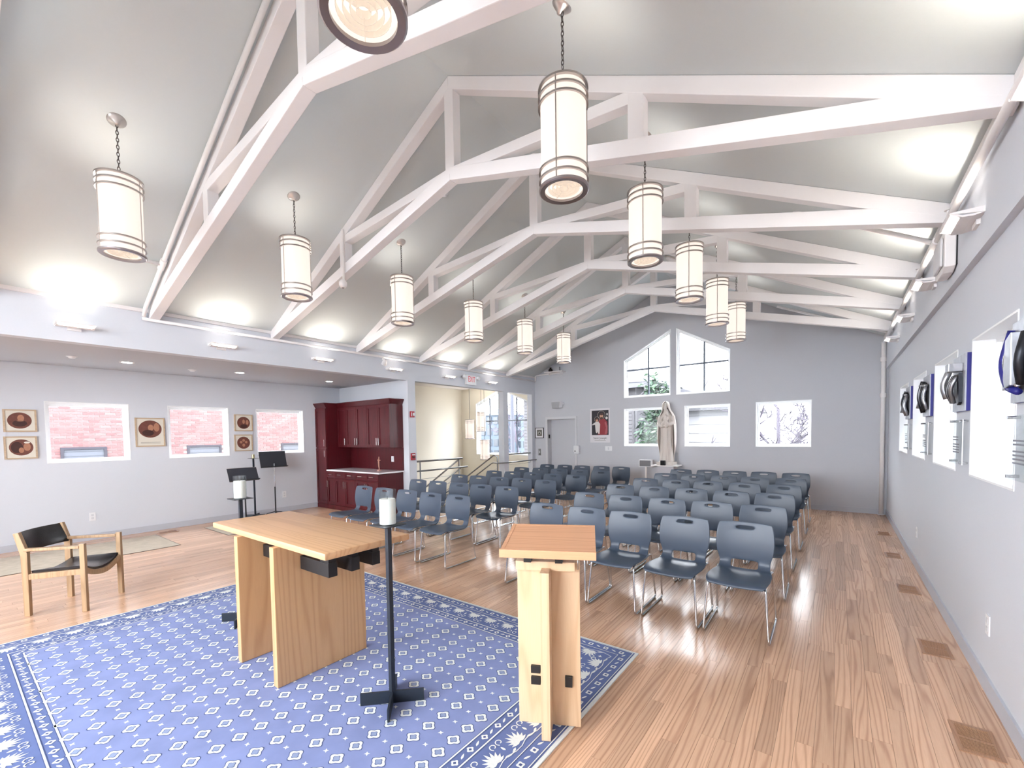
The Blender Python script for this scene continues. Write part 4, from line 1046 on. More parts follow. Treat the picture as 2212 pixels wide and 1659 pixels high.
# wall loudspeaker above the door
t = thing('wall_speaker', 'grey tilted loudspeaker above the elevator door', 'speaker', (-6.48, YF, 2.485))
q = MB(); q.hexa([(-0.16, -0.16, -0.10), (0.10, -0.16, -0.10), (0.13, -0.04, -0.08), (-0.14, -0.04, -0.08)], [(-0.18, -0.15, 0.09), (0.12, -0.15, 0.09), (0.15, -0.03, 0.10), (-0.16, -0.03, 0.10)]); q.build('cabinet', mat('speaker_white', '#d6d6da', 0.5), t, bevel=0.012)
q = MB(); q.hexa([(-0.15, -0.166, -0.09), (0.09, -0.166, -0.09), (0.09, -0.155, -0.09), (-0.15, -0.155, -0.09)], [(-0.17, -0.157, 0.08), (0.11, -0.157, 0.08), (0.11, -0.145, 0.08), (-0.17, -0.145, 0.08)]); q.build('grille', mat('grille_grey', '#a2a2a6', 0.7), t, bevel=0.004)
MB().cyl((0.12, -0.08, 0.03), (0.16, -0.001, 0.03), 0.03).build('bracket', mat('speaker_white', '#d6d6da', 0.5), t, smooth=0.6)
# soap dispenser
t = thing('sanitizer_dispenser', 'white hand sanitizer dispenser right of the elevator door', 'dispenser', (-5.89, YF, 1.19))
MB().box(-0.085, 0.085, -0.10, 0, -0.06, 0.12).build('body', M_PLASTIC, t, bevel=0.02, smooth=0.6)
MB().box(-0.075, 0.075, -0.085, 0, -0.125, -0.06).build('push_bar', M_PLASTIC, t, bevel=0.015, smooth=0.6)
MB().box(-0.045, -0.015, -0.104, -0.098, -0.05, -0.02).build('level_window', M_BLKWD, t)
# little shelf high on the wall
t = thing('wall_shelf', 'small white shelf high on the far wall above the left corner', 'shelf', (-6.55, YF, 3.40))
MB().box(-0.30, 0.30, -0.22, 0, 0.02, 0.045).build('board', M_WHITE, t); 
for s in (-0.2, 0.2): MB().box(s - 0.01, s + 0.01, -0.15, 0, -0.04, 0.02).build('bracket', M_WHITE, t)
t = thing('vase', 'small dark round vase on the high shelf', 'vase', (-6.70, YF - 0.1, 3.4455))
q = MB(); q.lathe([(0.0005, 0.0), (0.04, 0.0), (0.065, 0.04), (0.055, 0.075), (0.025, 0.095), (0.03, 0.125), (0.022, 0.125), (0.0005, 0.09)], n=20); q.build('body', mat('dark_glaze', '#2a2124', 0.3), t, smooth=True)
q = MB(); q.lathe([(0.026, 0.118), (0.036, 0.125), (0.03, 0.13)], n=20); q.build('lip', mat('dark_glaze', '#2a2124', 0.3), t, smooth=True)
t = thing('router_box', 'pale square box leaning on the high shelf', 'box', (-6.47, YF - 0.08, 3.4455))
MB().box(-0.075, 0.055, -0.015, 0.015, 0.0, 0.13).build('case', mat('box_grey', '#c4c4c9', 0.5), t, bevel=0.006); MB().box(0.056, 0.075, -0.012, 0.012, 0.0, 0.125).build('side_panel', mat('box_dark', '#8a8a90', 0.5), t)
# plinth table, statue
t = thing('statue_pedestal', 'narrow white pedestal table under the statue by the far wall', 'pedestal', (-3.30, 10.62, 0))
MB().box(-0.31, 0.31, -0.20, 0.20, 0.835, 0.86).build('top', M_WHITE, t, bevel=0.004)
MB().box(-0.20, 0.20, -0.12, 0.12, 0.0, 0.835).build('column', mat('pedestal_grey', '#b9b9c0', 0.5), t, bevel=0.004)
M_STAT = mat('statue_stone', '#d6cdc6', 0.6, noise=(30, 0.04, 0.1))
t = thing('statue', 'pale stone statue of a veiled woman holding a child before the windows', 'statue', (-3.305, 10.64, 0.8605))
MB().box(-0.20, 0.20, -0.15, 0.15, 0.0, 0.075).build('plinth', M_STAT, t, bevel=0.008)
def loft(levels, n=72):
    """levels: (z, cx, cy, rx, ry, fold depth, folds)"""
    q = MB(); vs = []
    for z, cx, cy, rx_, ry_, fd, nf in levels:
        for i in range(n):
            a = 2 * PI * i / n; k = 1 + fd * (0.6 * math.sin(nf * a + z * 1.5) + 0.4 * math.sin((nf * 2 + 1) * a + 1.3))
            vs.append((cx + rx_ * k * math.cos(a), cy + ry_ * k * math.sin(a), z))
    m = len(levels); fs = [(i * n + j, i * n + (j + 1) % n, (i + 1) * n + (j + 1) % n, (i + 1) * n + j) for i in range(m - 1) for j in range(n)]
    fs += [tuple(range(n))[::-1], tuple(range((m - 1) * n, m * n))]; q.add(vs, fs); return q
b = loft([(0.07, 0, 0, 0.165, 0.125, 0.10, 9), (0.25, 0, 0, 0.150, 0.115, 0.11, 9), (0.55, 0, 0, 0.140, 0.105, 0.10, 9), (0.80, 0, 0, 0.135, 0.10, 0.07, 9), (0.95, 0, 0.0, 0.145, 0.105, 0.03, 9), (1.08, 0, 0.0, 0.155, 0.105, 0.02, 7), (1.20, 0, 0.005, 0.135, 0.09, 0.01, 7), (1.27, -0.005, 0.0, 0.07, 0.06, 0, 7), (1.34, -0.01, -0.005, 0.045, 0.045, 0, 7)])
HD = Matrix.Rotation(0.18, 4, 'Y')
b.ellipsoid((-0.025, -0.02, 1.415), (0.062, 0.07, 0.088), M=HD)           # head, tilted to the child
b.ellipsoid((-0.032, -0.092, 1.402), (0.010, 0.014, 0.022))               # nose
b.ellipsoid((-0.036, -0.078, 1.372), (0.020, 0.010, 0.008))               # mouth
b.ellipsoid((-0.03, -0.060, 1.352), (0.022, 0.022, 0.016))                # chin
b.tube([(-0.145, 0, 1.17), (-0.175, -0.03, 1.02), (-0.10, -0.13, 0.93), (0.04, -0.16, 0.935)], [0.055, 0.052, 0.042, 0.026], 12)
b.tube([(0.145, 0, 1.17), (0.17, -0.03, 1.02), (0.10, -0.13, 0.97), (-0.03, -0.165, 1.0)], [0.055, 0.052, 0.042, 0.026], 12)
for i in range(4):
    b.tube([(0.04, -0.165, 0.950 - i * 0.013), (0.066, -0.168, 0.947 - i * 0.013), (0.085 - 0.005 * i, -0.160, 0.942 - i * 0.013)], 0.0085, 6)
    b.tube([(-0.03, -0.170, 1.018 - i * 0.013), (-0.056, -0.172, 1.014 - i * 0.013), (-0.075 + 0.005 * i, -0.163, 1.010 - i * 0.013)], 0.0085, 6)
b.tube([(0.04, -0.162, 0.957), (0.05, -0.168, 0.975), (0.058, -0.170, 0.985)], 0.009, 6); b.tube([(-0.03, -0.165, 1.022), (-0.04, -0.17, 1.04), (-0.045, -0.172, 1.05)], 0.009, 6)
# the child in her arms: part of the same carved block
b.ellipsoid((0.02, -0.125, 1.09), (0.062, 0.052, 0.10)); b.ellipsoid((0.035, -0.125, 1.225), (0.042, 0.045, 0.052)); b.ellipsoid((0.033, -0.168, 1.222), (0.007, 0.009, 0.012))
b.tube([(-0.01, -0.15, 1.03), (-0.05, -0.19, 0.99), (-0.05, -0.19, 0.90)], [0.034, 0.030, 0.02], 10); b.tube([(0.05, -0.15, 1.03), (0.05, -0.19, 0.98), (0.045, -0.19, 0.89)], [0.034, 0.030, 0.02], 10)
b.tube([(-0.03, -0.13, 1.15), (-0.07, -0.165, 1.10), (-0.06, -0.185, 1.06)], [0.022, 0.02, 0.014], 8); b.tube([(0.07, -0.13, 1.15), (0.09, -0.165, 1.10), (0.07, -0.185, 1.06)], [0.022, 0.02, 0.014], 8)
bo = b.build('figure', M_STAT, t, smooth=True)
md = bo.modifiers.new('r', 'REMESH'); md.mode = 'VOXEL'; md.voxel_size = 0.0085
md = bo.modifiers.new('s', 'SMOOTH'); md.iterations = 2
bake(bo); bo.data.polygons.foreach_set('use_smooth', [True] * len(bo.data.polygons)); bo.data.materials.clear(); bo.data.materials.append(M_STAT)
# veil and cloak: open at the front, hanging in folds at both sides
q = MB(); vs = []; lev = [(1.530, -0.02, 0.01, 0.015, 0.015, PI * 0.98), (1.515, -0.02, 0.01, 0.06, 0.065, PI * 0.9), (1.47, -0.022, 0.005, 0.083, 0.088, PI * 0.82), (1.40, -0.02, 0.0, 0.088, 0.092, PI * 0.76), (1.32, -0.01, 0.015, 0.090, 0.085, PI * 0.72), (1.25, 0, 0.015, 0.14, 0.10, PI * 0.70), (1.17, 0, 0.015, 0.185, 0.12, PI * 0.70), (1.02, 0, 0.01, 0.208, 0.14, PI * 0.70), (0.90, 0, 0.01, 0.213, 0.145, PI * 0.68), (0.70, 0, 0.01, 0.212, 0.14, PI * 0.64), (0.50, 0, 0.01, 0.205, 0.135, PI * 0.60), (0.40, 0, 0.01, 0.195, 0.13, PI * 0.55), (0.25, 0, 0.01, 0.18, 0.125, PI * 0.44), (0.08, 0, 0.01, 0.175, 0.13, PI * 0.40)]
n = 60
for z, cx, cy, rx_, ry_, sp in lev:
    for i in range(n + 1):
        a = PI / 2 + sp * (2 * i / n - 1); fd = 0.05 * max(0, min(1, (1.2 - z) / 0.4))
        k = 1 + fd * math.sin(13 * a + z * 2) + 0.5 * fd * math.sin(23 * a)
        vs.append((cx + rx_ * k * math.cos(a), cy + ry_ * k * math.sin(a), z - (0.03 * math.sin(9 * a) if z < 0.5 and z > 0.2 else 0)))
W = n + 1
q.add(vs, [(i * W + j, i * W + j + 1, (i + 1) * W + j + 1, (i + 1) * W + j) for i in range(len(lev) - 1) for j in range(n)])
vo = q.build('veil', M_STAT, t, smooth=True)
md = vo.modifiers.new('s', 'SOLIDIFY'); md.thickness = 0.014; md.offset = 0
md = vo.modifiers.new('u', 'SUBSURF'); md.levels = 1; md.render_levels = 1
bake(vo)
t = thing('speaker_cube', 'small black cube at the foot of the statue', 'speaker', (-3.335, 10.430, 0.8605))
MB().box(-0.055, 0.055, -0.012, 0.05, 0.0, 0.115).build('case', M_BLKWD, t, bevel=0.003); MB().box(-0.048, 0.048, -0.015, -0.012, 0.008, 0.107).build('grille', mat('grille_black', '#0d0d10', 0.8), t)
t = thing('portable_speaker', 'grey fabric box with white frame on a stand left of the statue', 'speaker', (-3.80, 10.60, 0))
q = MB(); q.ring(rect(-0.155, 0.155, 0.80, 0.975), inset(rect(-0.155, 0.155, 0.80, 0.975), 0.014), lambda u, w, n: (u, n, w), -0.07, 0.05); o = q.build('frame', M_PLASTIC, t); recalc(o)
MB().box(-0.142, 0.142, -0.06, 0.045, 0.813, 0.962).build('grille', mat('grille_mid', '#77777c', 0.8), t)
MB().box(-0.02, 0.02, -0.02, 0.02, 0.02, 0.80).build('stand_post', M_WHITE, t); MB().box(-0.12, 0.12, -0.10, 0.10, 0.0, 0.02).build('stand_base', M_WHITE, t)

# ================================================================ RIGHT WALL
M_ALU = mat('cast_aluminium', '#aeb0b6', 0.38, 0.9, noise=(18, 0.3, 0.3))
M_DKM = mat('blackened_metal', '#34363c', 0.4, 0.8, noise=(25, 0.4, 0.2))
M_BLUE = mat('art_blue', '#1b1c74', 0.45)
fW = lambda u, w, n: (XR - n, u, w)
rnd = random.Random(3)
for k, (yc, lab) in enumerate(((3.25, 'nearest metal relief panel, cut by the right edge, with curved bands'), (4.717, 'metal relief panel with cup and curved prongs, second from the camera'), (6.245, 'metal relief panel with dark upright forms, third from the camera'), (7.745, 'smallest looking metal relief panel, farthest along the right wall'))):
    t = thing('relief_panel', lab, 'relief', (XR, yc, 1.775), 0, 'relief panels on the right wall'); off = t.location
    R = rect(yc - 0.208, yc + 0.208, 1.775, 2.195)
    MB().prism(R, fW, 0.0, 0.022).build('blue_backing', M_BLUE, t, off=off)
    MB().prism(inset(R, 0.001), fW, 0.022, 0.030).build('plate', M_ALU, t, off=off)
    def strap(pts, w, mt, r=None):
        q = MB(); q.tube(rounded([fW(yc + a, 1.985 + b, c) for a, b, c in pts], 0.06, 6), r or w, 10); o = q.build('relief_form', mt, t, off=off, smooth=True)
    if k == 1:
        MB().prism([(yc - 0.13, 2.07), (yc - 0.03, 2.07), (yc - 0.02, 2.13), (yc - 0.14, 2.13)], fW, 0.03, 0.11).build('cup', M_ALU, t, off=off, bevel=0.006)
        for i in range(4): strap([(-0.08 + 0.04 * i, 0.06, 0.05), (-0.06 + 0.045 * i, -0.04, 0.09), (0.03 + 0.02 * i, -0.14, 0.05)], 0.014, M_DKM if i % 2 else M_ALU)
        MB().prism([(yc - 0.13, 1.84), (yc - 0.08, 1.82), (yc - 0.05, 2.05), (yc - 0.12, 2.06)], fW, 0.03, 0.05).build('relief_form', M_DKM, t, off=off)
        strap([(0.12, 0.13, 0.06), (0.15, 0.0, 0.10), (0.16, -0.10, 0.07)], 0.022, M_ALU); strap([(0.19, 0.02, 0.05), (0.20, -0.10, 0.06)], 0.016, M_DKM)
    elif k == 0:
        MB().prism([(yc + 0.02, 1.86), (yc + 0.15, 1.84), (yc + 0.12, 2.10), (yc + 0.03, 2.13)], fW, 0.03, 0.075).build('relief_form', M_ALU, t, off=off, bevel=0.006)
        strap([(0.17, 0.17, 0.04), (0.19, 0.0, 0.07), (0.13, -0.13, 0.06), (0.0, -0.16, 0.05)], 0.017, M_BLUE); strap([(0.14, 0.15, 0.04), (0.16, 0.0, 0.07), (0.10, -0.10, 0.06), (0.0, -0.13, 0.05)], 0.010, M_CHROME)
        strap([(-0.1, 0.12, 0.05), (-0.12, -0.02, 0.08), (-0.05, -0.12, 0.05)], 0.02, M_DKM)
    else:
        for i in range(6):
            a = -0.14 + 0.055 * i + rnd.uniform(-0.01, 0.01); h0, h1 = rnd.uniform(-0.17, -0.12), rnd.uniform(0.08, 0.17)
            strap([(a, h1, 0.045), (a + rnd.uniform(-0.03, 0.03), (h0 + h1) / 2, rnd.uniform(0.05, 0.09)), (a, h0, 0.04)], rnd.uniform(0.014, 0.024), M_DKM if i % 3 else M_ALU)
        strap([(-0.16, 0.1, 0.06), (0.16, 0.12, 0.06)], 0.014, M_ALU); strap([(0.17, 0.0, 0.05), (0.18, -0.12, 0.07)], 0.02, M_ALU)
for k, (yc, lab) in enumerate(((3.25, 'acrylic text plaque under the nearest relief, at the right edge'), (4.717, 'acrylic text plaque under the relief with cup and prongs'), (6.245, 'acrylic text plaque under the third relief panel'), (7.745, 'acrylic text plaque under the farthest relief panel'))):
    t = thing('acrylic_plaque', lab, 'plaque', (XR, yc, 1.38), 0, 'acrylic plaques on the right wall'); off = t.location
    MB().prism(rect(yc - 0.188, yc + 0.188, 1.375, 1.712), fW, 0.030, 0.036).build('acrylic_sheet', M_CLEAR, t, off=off)
    MB().prism(rect(yc - 0.190, yc - 0.188, 1.375, 1.712), fW, 0.030, 0.036).build('painted_edge_glint', M_PLASTIC, t, off=off)  # white strip paints in the gleam of light along the sheet's near edge
    for a in (-0.17, 0.17):
        for z in (1.39, 1.70): MB().cyl(fW(yc + a, z, 0), fW(yc + a, z, 0.048), 0.009, n=12).build('standoff', M_CHROME, t, off=off, smooth=0.6)
    for i, z in enumerate((1.575, 1.555, 1.52, 1.50, 1.48, 1.46)): MB().prism(rect(yc - 0.10 + (0.03 if i < 2 else 0), yc + 0.12, z, z + 0.009), fW, 0.0362, 0.0366).build('text_line', mat('plaque_grey', '#7e818c', 0.6), t, off=off)
t = thing('wall_speaker', 'white angular loudspeaker high on the right wall', 'speaker', (XU, 4.96, 3.03))
q = MB(); q.prism([(-0.20, -0.13), (-0.12, -0.16), (0.12, -0.16), (0.20, -0.13), (0.20, 0.13), (0.12, 0.16), (-0.12, 0.16), (-0.20, 0.13)], lambda u, w, n: (-n, u, w), 0.01, 0.075); q.build('cabinet', M_WHITE, t, bevel=0.008)
q = MB(); q.prism([(-0.15, -0.11), (0.15, -0.11), (0.15, 0.11), (-0.15, 0.11)], lambda u, w, n: (-n, u, w), 0.075, 0.095); q.build('grille', mat('speaker_white', '#d6d6da', 0.5), t, bevel=0.015)
q = MB(); q.prism([(-0.19, -0.12), (0.19, -0.12), (0.19, 0.12), (-0.19, 0.12)], lambda u, w, n: (-n, u, w), 0.0, 0.01); q.build('back_bracket', M_BLKWD, t)
# floor registers along the right wall and by the left wall
M_REG = wood('register_wood', '#b08566', '#8a6248', axis=1, freq=25, rough=0.35, contrast=0.8)
M_SLOT = mat('register_slot', '#3b2418', 0.8)
for k, (x, y, lab) in enumerate(((0.60, 3.235, 'wooden floor register nearest the camera along the right wall'), (0.60, 4.44, 'second wooden floor register along the right wall'), (0.60, 5.95, 'third wooden floor register along the right wall'), (0.60, 7.45, 'fourth wooden floor register along the right wall'), (0.60, 8.95, 'fifth and farthest wooden floor register along the right wall'), (-9.55, 2.45, 'wooden floor register by the left wall behind the armchair'))):
    t = thing('floor_register', lab, 'floor vent', (x, y, 0)); fn = lambda u, w, n: (u, w, n)
    R = rect(-0.085, 0.085, -0.145, 0.145)
    o = MB().ring(R, rect(-0.065, 0.065, -0.118, 0.118), fn, 0.0, 0.004).build('frame', M_REG, t); recalc(o)
    MB().box(-0.065, 0.065, -0.118, 0.118, 0.0, 0.0008).build('dark_opening', M_SLOT, t)
    MB().box(-0.065, 0.065, -0.012, 0.012, 0.001, 0.0036).build('middle_bar', M_REG, t)
    for s in (-1, 1):
        for i in range(8):
            yy = s * (0.022 + 0.0125 * i); MB().box(-0.065, 0.065, yy - 0.0032, yy + 0.0032, 0.0012, 0.0034).build('slat', M_REG, t)

# ================================================================ STAIRWELL
stairs = thing('staircase', 'stair flight going down behind the railing left of the far wall', 'stairs', (XH, 8.4, 0))
so = stairs.location
for i in range(10):
    x1 = XH - 0.165 - 0.265 * i; z = -0.17 * (i + 1)
    MB().box(x1 - 0.30, x1, 7.70, 9.10, z - 0.04, z).build('tread', mat('stair_tread', '#b08a66', 0.4), stairs, off=so, bevel=0.004)
    MB().box(x1 - 0.27, x1 - 0.25, 7.70, 9.10, z - 0.17, z - 0.04).build('riser', M_CREAM, stairs, off=so)
for y0 in (7.66, 9.10):
    q = MB(); q.prism([(XH - 0.165, -0.35), (XH - 0.165, 0.0), (XH - 2.95, -1.79), (XH - 2.95, -2.14)], lambda u, w, n: (u, n, w), y0, y0 + 0.04); o = q.build('stringer', M_WHITE, stairs, off=so); recalc(o)
def rail(label, parts, loc):
    t = thing('stair_railing', label, 'railing', loc)
    for nm, pts, r in parts: MB().tube(rounded(pts, 0.06) if len(pts) > 2 else pts, r, 10).build(nm, M_STEEL, t, smooth=True, off=loc)
    return t
xr = XH - 0.06
rail('steel guard railing between the pier and the stair mouth', [('top_rail', [(xr, 6.31, 1.085), (xr, 7.80, 1.085)], 0.021), ('handrail', [(xr + 0.07, 6.31, 0.875), (xr + 0.07, 7.90, 0.875)], 0.019), ('post', [(xr, 7.68, 0.0), (xr, 7.68, 1.07)], 0.016), ('post', [(xr, 6.45, 0.0), (xr, 6.45, 1.07)], 0.016)]
     + [('cable', [(xr, 6.31, z), (xr, 7.68, z)], 0.004) for z in (0.15, 0.33, 0.51, 0.69)], (xr, 7.0, 0))
def sl_pts(y, z): return [(XH - 0.08, y, z), (XH - 2.6, y, z - 0.62 * 2.52)]
rail('sloping steel stair rail going down behind the guard railing', [('top_rail', sl_pts(7.72, 1.07), 0.02), ('handrail', sl_pts(7.78, 0.86), 0.018)] + [('cable', sl_pts(7.72, z), 0.004) for z in (0.70, 0.56, 0.42, 0.28)], (XH, 7.68, 0))
rail('sloping steel stair rail with looped end at the white post', [('top_rail', [(XH - 2.6, 9.08, 1.10 - 0.62 * 2.5), (XH - 0.10, 9.08, 1.10), (XH - 0.01, 9.12, 1.07), (XH - 0.01, 9.12, 0.0)], 0.02), ('handrail', [(XH - 2.6, 9.02, 0.90 - 0.62 * 2.5), (XH - 0.10, 9.02, 0.90), (XH + 0.05, 9.06, 0.885), (XH + 0.06, 9.75, 0.875), (XH + 0.06, 10.90, 0.885)], 0.018)]
     + [('cable', [(XH - 2.6, 9.08, z - 0.62 * 2.5), (XH - 0.03, 9.10, z)], 0.004) for z in (0.74, 0.6, 0.46, 0.32)] + [('bracket', [(XH + 0.06, 10.6, 0.875), (XH + 0.04, 10.6, 0.82), (XH - 0.05, 10.6, 0.82)], 0.008)], (XH, 9.08, 0))
rail('short steel guard rail between the white post and the far wall', [('top_rail', [(XH - 0.08, 9.62, 1.095), (XH - 0.08, 10.88, 1.09)], 0.021)] + [('cable', [(XH - 0.08, 9.62, z), (XH - 0.08, 10.78, z)], 0.004) for z in (0.2, 0.4, 0.6, 0.8)], (XH - 0.08, 10.2, 0))
for (x, y, z, lab) in ((-9.28, 10.16, 1.53, 'small lit lantern hanging in the stairwell, left of three'), (-8.95, 10.34, 1.76, 'small lit lantern hanging highest in the stairwell'), (-8.62, 10.10, 0.89, 'small lit lantern hanging lowest in the stairwell')):
    t = make_lantern((ZS - z) / 0.9 - 0.04, 0.0, 0.9, True); t.location = (x, y, z); t['label'] = lab; t['group'] = 'stairwell lanterns'

# ================================================================ OUTSIDE
struct(MB().box(-120, 60, -40, 160, -3.2, -3.0).build('ground_outside', mat('pale_ground', '#8a8a86', 0.9, noise=(0.3, 0.15, 0))))
# brick house beyond the left windows
bh = thing('brick_house', 'neighbouring red brick house wall seen through the left windows', 'building', (-15.6, 4.0, -3.0)); bo_ = bh.location
MB().box(-16.2, -15.6, -6, 14, -3, 5.6).build('mortar_wall', mat('mortar', '#8a8382', 0.9), bh, off=bo_)
BM = [mat('brick_%d' % i, c, 0.85, noise=(40, 0.12, 0)) for i, c in enumerate(('#6b4b4b', '#715151', '#654546', '#665756'))]
bw, bhh, pt, rt = 0.200, 0.056, 0.2135, 0.0677
bmesh_shared = []
for mt in BM:
    o = MB().box(0, 0.012, -bw / 2, bw / 2, -bhh / 2, bhh / 2).build('brick', mt); bmesh_shared.append(o.data); bpy.data.objects.remove(o)
nwins = [(1.90, 2.77, 0.75, 1.49), (4.55, 5.46, 0.75, 1.47), (7.30, 8.20, 0.75, 1.47)]
cnt = 0; stuff = MB()
for r in range(-6, 34):
    z = 0.80 + r * rt
    for c in range(-10, 60):
        y = c * pt + (pt / 2 if r % 2 else 0) + 0.2
        if any(a + 0.02 < y < b_ - 0.02 and z0 - 0.02 < z < z1 - 0.02 for a, b_, z0, z1 in nwins): continue
        see = (1.70 < y < 3.30 or 4.10 < y < 5.75) and 1.05 < z < 2.62
        i = random.choice((0, 0, 1, 1, 2, 3))
        if see and cnt < 300:
            o = bpy.data.objects.new('brick', bmesh_shared[i]); COL.objects.link(o); o.parent = bh; o.location = Vector((-15.6, y, z)) - bo_; cnt += 1
        else: stuff.box(-15.6, -15.588, y - bw / 2, y + bw / 2, z - bhh / 2, z + bhh / 2, k=i)
stuff.build('brickwork', BM, bh, off=bo_)['kind'] = 'stuff'
for a, b_, z0, z1 in nwins:
    fn = lambda u, w, n: (-15.6 + n, u, w); R = rect(a, b_, z0, z1)
    o = MB().ring(R, inset(R, 0.06), fn, 0.0, 0.04).build('house_window', mat('window_dark', '#2c2a33', 0.5), bh, off=bo_); recalc(o)
    MB().prism(inset(R, 0.05), fn, 0.0, 0.015).build('pane', mat('blind_grey', '#54575f', 0.3), o, off=bo_)
    for i in range(5): MB().box(-15.586, -15.58, a + 0.06, b_ - 0.06, z1 - 0.12 - 0.12 * i, z1 - 0.105 - 0.12 * i).build('blind_slat', mat('blind_dark', '#3f4249', 0.5), o, off=bo_)
# white clapboard house with eave beyond the upper left gable window
hs = thing('clapboard_house', 'white clapboard house with grey eave beyond the gable windows', 'building', (-8.5, 17.0, -3.0)); ho = hs.location
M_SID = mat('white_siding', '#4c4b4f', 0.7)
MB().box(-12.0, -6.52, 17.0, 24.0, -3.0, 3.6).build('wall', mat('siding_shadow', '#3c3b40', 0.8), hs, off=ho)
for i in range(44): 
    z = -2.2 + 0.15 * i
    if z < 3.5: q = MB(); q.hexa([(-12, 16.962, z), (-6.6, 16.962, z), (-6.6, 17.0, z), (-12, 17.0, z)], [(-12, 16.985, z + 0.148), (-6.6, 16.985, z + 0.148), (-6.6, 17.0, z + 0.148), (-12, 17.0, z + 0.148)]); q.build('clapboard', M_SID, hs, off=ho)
MB().box(-6.62, -6.50, 16.95, 17.05, -3.0, 3.6).build('corner_board', M_SID, hs, off=ho)
q = MB(); q.hexa([(-12, 16.3, 3.45), (-5.75, 16.75, 3.45), (-5.75, 24.5, 3.45), (-12, 24.5, 3.45)], [(-12, 16.2, 3.75), (-5.7, 16.65, 3.62), (-5.7, 24.5, 3.62), (-12, 24.5, 6.5)]); o = q.build('roof', mat('slate_roof', '#33343c', 0.8), hs, off=ho); recalc(o)
MB().box(-7.2, -5.72, 16.55, 16.67, 3.42, 3.60).build('gutter', mat('gutter_grey', '#4c4d55', 0.5), hs, off=ho)
MB().tube(rounded([(-6.0, 16.62, 3.45), (-6.0, 16.7, 3.25), (-6.58, 16.9, 2.9), (-6.58, 16.92, -3.0)], 0.12), 0.05, 8).build('downspout', M_SID, hs, off=ho, smooth=True)
# white garage
gs = thing('white_garage', 'white garage with boarded wall beyond the middle lower gable window', 'building', (-4.4, 20.0, -3.0)); go = gs.location
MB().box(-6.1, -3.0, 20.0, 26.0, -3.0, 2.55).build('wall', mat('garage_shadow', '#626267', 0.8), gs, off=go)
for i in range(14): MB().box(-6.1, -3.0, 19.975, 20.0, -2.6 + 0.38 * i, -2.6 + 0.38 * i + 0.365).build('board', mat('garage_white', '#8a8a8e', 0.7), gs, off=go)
MB().box(-6.4, -2.8, 19.6, 26.4, 2.55, 2.72).build('eave', mat('garage_eave', '#46464a', 0.7), gs, off=go)
# evergreen
def leaves(mb, rng, c, r, n, size):
    for _ in range(n):
        while True:
            p = Vector((rng.uniform(-1, 1), rng.uniform(-1, 1), rng.uniform(-1, 1)))
            if 0.35 < p.length < 1: break
        o = Vector(c) + Vector((p.x * r[0], p.y * r[1], p.z * r[2])); a = Vector((rng.uniform(-1, 1), rng.uniform(-1, 1), rng.uniform(-0.7, 0.5))).normalized(); b_ = a.cross(Vector((rng.random(), rng.random(), rng.random()))).normalized()
        s = size * rng.uniform(0.6, 1.3)
        mb.add([o, o + a * s * 0.5 + b_ * s * 0.16, o + a * s, o + a * s * 0.5 - b_ * s * 0.16], [(0, 1, 2, 3)], rng.randrange(3))
rg = random.Random(5)
ev = thing('evergreen_tree', 'bushy evergreen beyond the lower left gable window', 'tree', (-5.15, 15.6, -3.0)); eo = ev.location
q = MB()
for c, r, n_ in (((-5.15, 15.6, 0.2), (0.95, 0.8, 1.6), 900), ((-5.05, 15.6, 1.6), (0.85, 0.8, 0.9), 900), ((-5.2, 15.6, 2.6), (0.6, 0.6, 0.6), 350), ((-4.95, 15.6, 3.1), (0.5, 0.5, 0.35), 140), ((-5.45, 15.6, 3.4), (0.3, 0.3, 0.45), 80)): leaves(q, rg, c, r, n_, 0.24)
q.build('foliage', [mat('leaf_dark', '#16231b', 0.7), mat('leaf_mid', '#3a5242', 0.7), mat('leaf_pale', '#587059', 0.7)], ev, off=eo)['kind'] = 'stuff'
MB().tube([(-5.15, 15.6, -3.0), (-5.1, 15.6, 0.0), (-5.2, 15.6, 3.2)], [0.14, 0.10, 0.03], 8).build('trunk', mat('bark', '#5f5550', 0.9), ev, off=eo, smooth=True)
# bare trees
def bare_tree(label, base, h, seed, spread=1.0, col='#4a4450', twig=4):
    rng = random.Random(seed); t = thing('bare_tree', label, 'tree', base); q = MB(); tr = MB()
    def grow(p, d, l, r, dep):
        pts = [p]; rad = [r]; n_ = 4
        for i in range(n_):
            d = (d + Vector((rng.uniform(-1, 1), rng.uniform(-0.6, 0.6), rng.uniform(-0.3, 0.5))) * 0.16).normalized(); p = p + d * l / n_; pts.append(p); rad.append(r * (1 - 0.5 * (i + 1) / n_))
        (tr if dep == 0 else q).tube(pts, rad, 6 if dep < 2 else 4)
        if dep < twig:
            for i in range(4 if dep else 11):
                k_ = rng.randint(1, n_); s = rng.choice((-1, 1))
                nd = (d * 0.55 + Vector((s * rng.uniform(0.4, 1.0) * spread, rng.uniform(-0.5, 0.5), rng.uniform(-0.2, 0.7)))).normalized()
                grow(pts[k_], nd, l * (rng.uniform(0.26, 0.36) if dep == 0 else rng.uniform(0.45, 0.65)), max(0.020, rad[k_] * 0.72), dep + 1)
    grow(Vector(base), Vector((0.03, 0, 1)), h, 0.10, 0)
    mt = mat('bark_' + col, col, 0.9)
    tr.build('trunk', mt, t, off=base, smooth=True); q.build('branches', mt, t, off=base)['kind'] = 'stuff'
bare_tree('bare branching tree beyond the right lower gable window', (-1.30, 15.0, -3.0), 5.3, 11, 0.7)
bare_tree('bare tree standing behind the first one, beyond the right gable window', (-0.45, 18.2, -3.0), 5.0, 23, 0.6, '#57515c')
bare_tree('bare street tree beyond the stairwell window', (-19.0, 27.0, -3.0), 5.5, 31, 1.2, '#4a4450', 3)
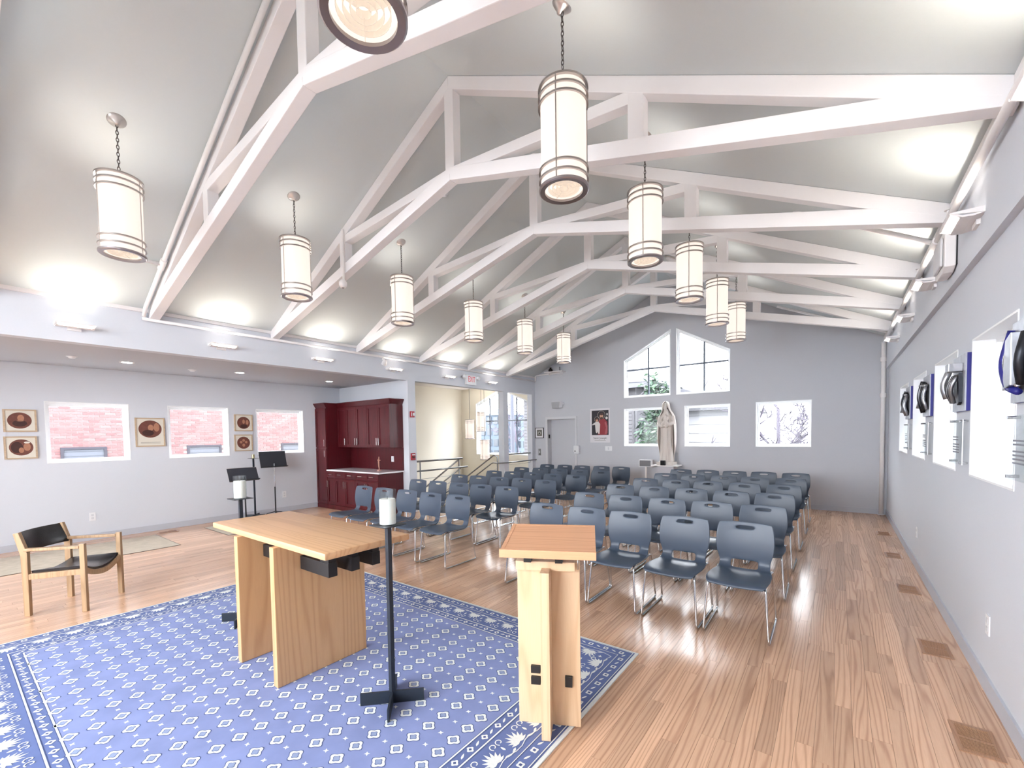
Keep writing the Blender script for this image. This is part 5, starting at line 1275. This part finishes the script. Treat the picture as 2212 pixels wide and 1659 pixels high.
# apartment block, pole and wires
ap = thing('apartment_block', 'pale apartment block far beyond the stairwell window', 'building', (-46, 60, -3)); ao = ap.location
MB().box(-58, -44.6, 58, 74, -3, 5.0).build('wall', mat('apartment_wall', '#3a4450', 0.8), ap, off=ao); MB().box(-44.6, -37, 60, 74, -3, 4.6).build('wing', mat('apartment_wing', '#4c5661', 0.8), ap, off=ao)
MB().box(-58.3, -44.4, 57.7, 74.3, 5.0, 5.3).build('parapet', mat('parapet_grey', '#818b96', 0.8), ap, off=ao)
MB().box(-48.9, -47.8, 60, 62, 5.3, 6.2).build('roof_unit', mat('apartment_wing', '#4c5661', 0.8), ap, off=ao)
for fl_ in range(4):
    for c in range(9):
        x0 = -57.2 + c * 1.4; z0 = -2.2 + fl_ * 1.9
        MB().box(x0, x0 + 0.95, 57.9, 58.0, z0, z0 + 1.2).build('far_window', mat('far_glass', '#1d242d', 0.2), ap, off=ao)
    for c in range(5):
        x0 = -44.0 + c * 1.4; z0 = -2.4 + fl_ * 1.8
        MB().box(x0, x0 + 0.9, 59.9, 60.0, z0, z0 + 1.1).build('far_window', mat('far_glass', '#1d242d', 0.2), ap, off=ao)
up = thing('utility_pole', 'grey utility pole beyond the stairwell window', 'pole', (-18.7, 25.0, -3)); uo = up.location
MB().cyl((-18.7, 25, -3), (-18.7, 25, 7), 0.16, 0.13, n=10).build('pole', mat('pole_grey', '#41434d', 0.8), up, off=uo, smooth=0.6)
MB().box(-19.6, -17.8, 24.92, 25.08, 6.2, 6.35).build('crossarm', mat('pole_grey', '#41434d', 0.8), up, off=uo)
for z in (5.15, 5.45): tag(MB().tube([(-14 + 2 * i, 22.0, z - 0.25 * math.sin(PI * i / 10)) for i in range(11)], 0.014, 4).build('power_line', mat('wire', '#55555f', 0.7)), 'thin %s power line crossing behind the gable windows' % ('lower' if z < 5.3 else 'upper'), 'wire')
sg = thing('side_house', 'pale sided house close outside the right wall windows', 'building', (2.9, 4.0, -3)); sgo = sg.location
MB().box(2.9, 8.0, -6, 13, -3, 7.0).build('wall', mat('side_house_wall', '#8d8e94', 0.8), sg, off=sgo)  # placed close and built tall to shade the right windows from the sky
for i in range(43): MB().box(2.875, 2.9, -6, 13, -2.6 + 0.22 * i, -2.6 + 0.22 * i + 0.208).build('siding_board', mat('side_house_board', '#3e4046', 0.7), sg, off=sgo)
q = MB(); q.prism([(2.7, 7.0), (8.3, 7.0), (5.5, 8.8)], lambda u, w, n: (u, n, w), -6.3, 13.3); q.build('roof', mat('slate_roof', '#33343c', 0.8), sg, off=sgo)
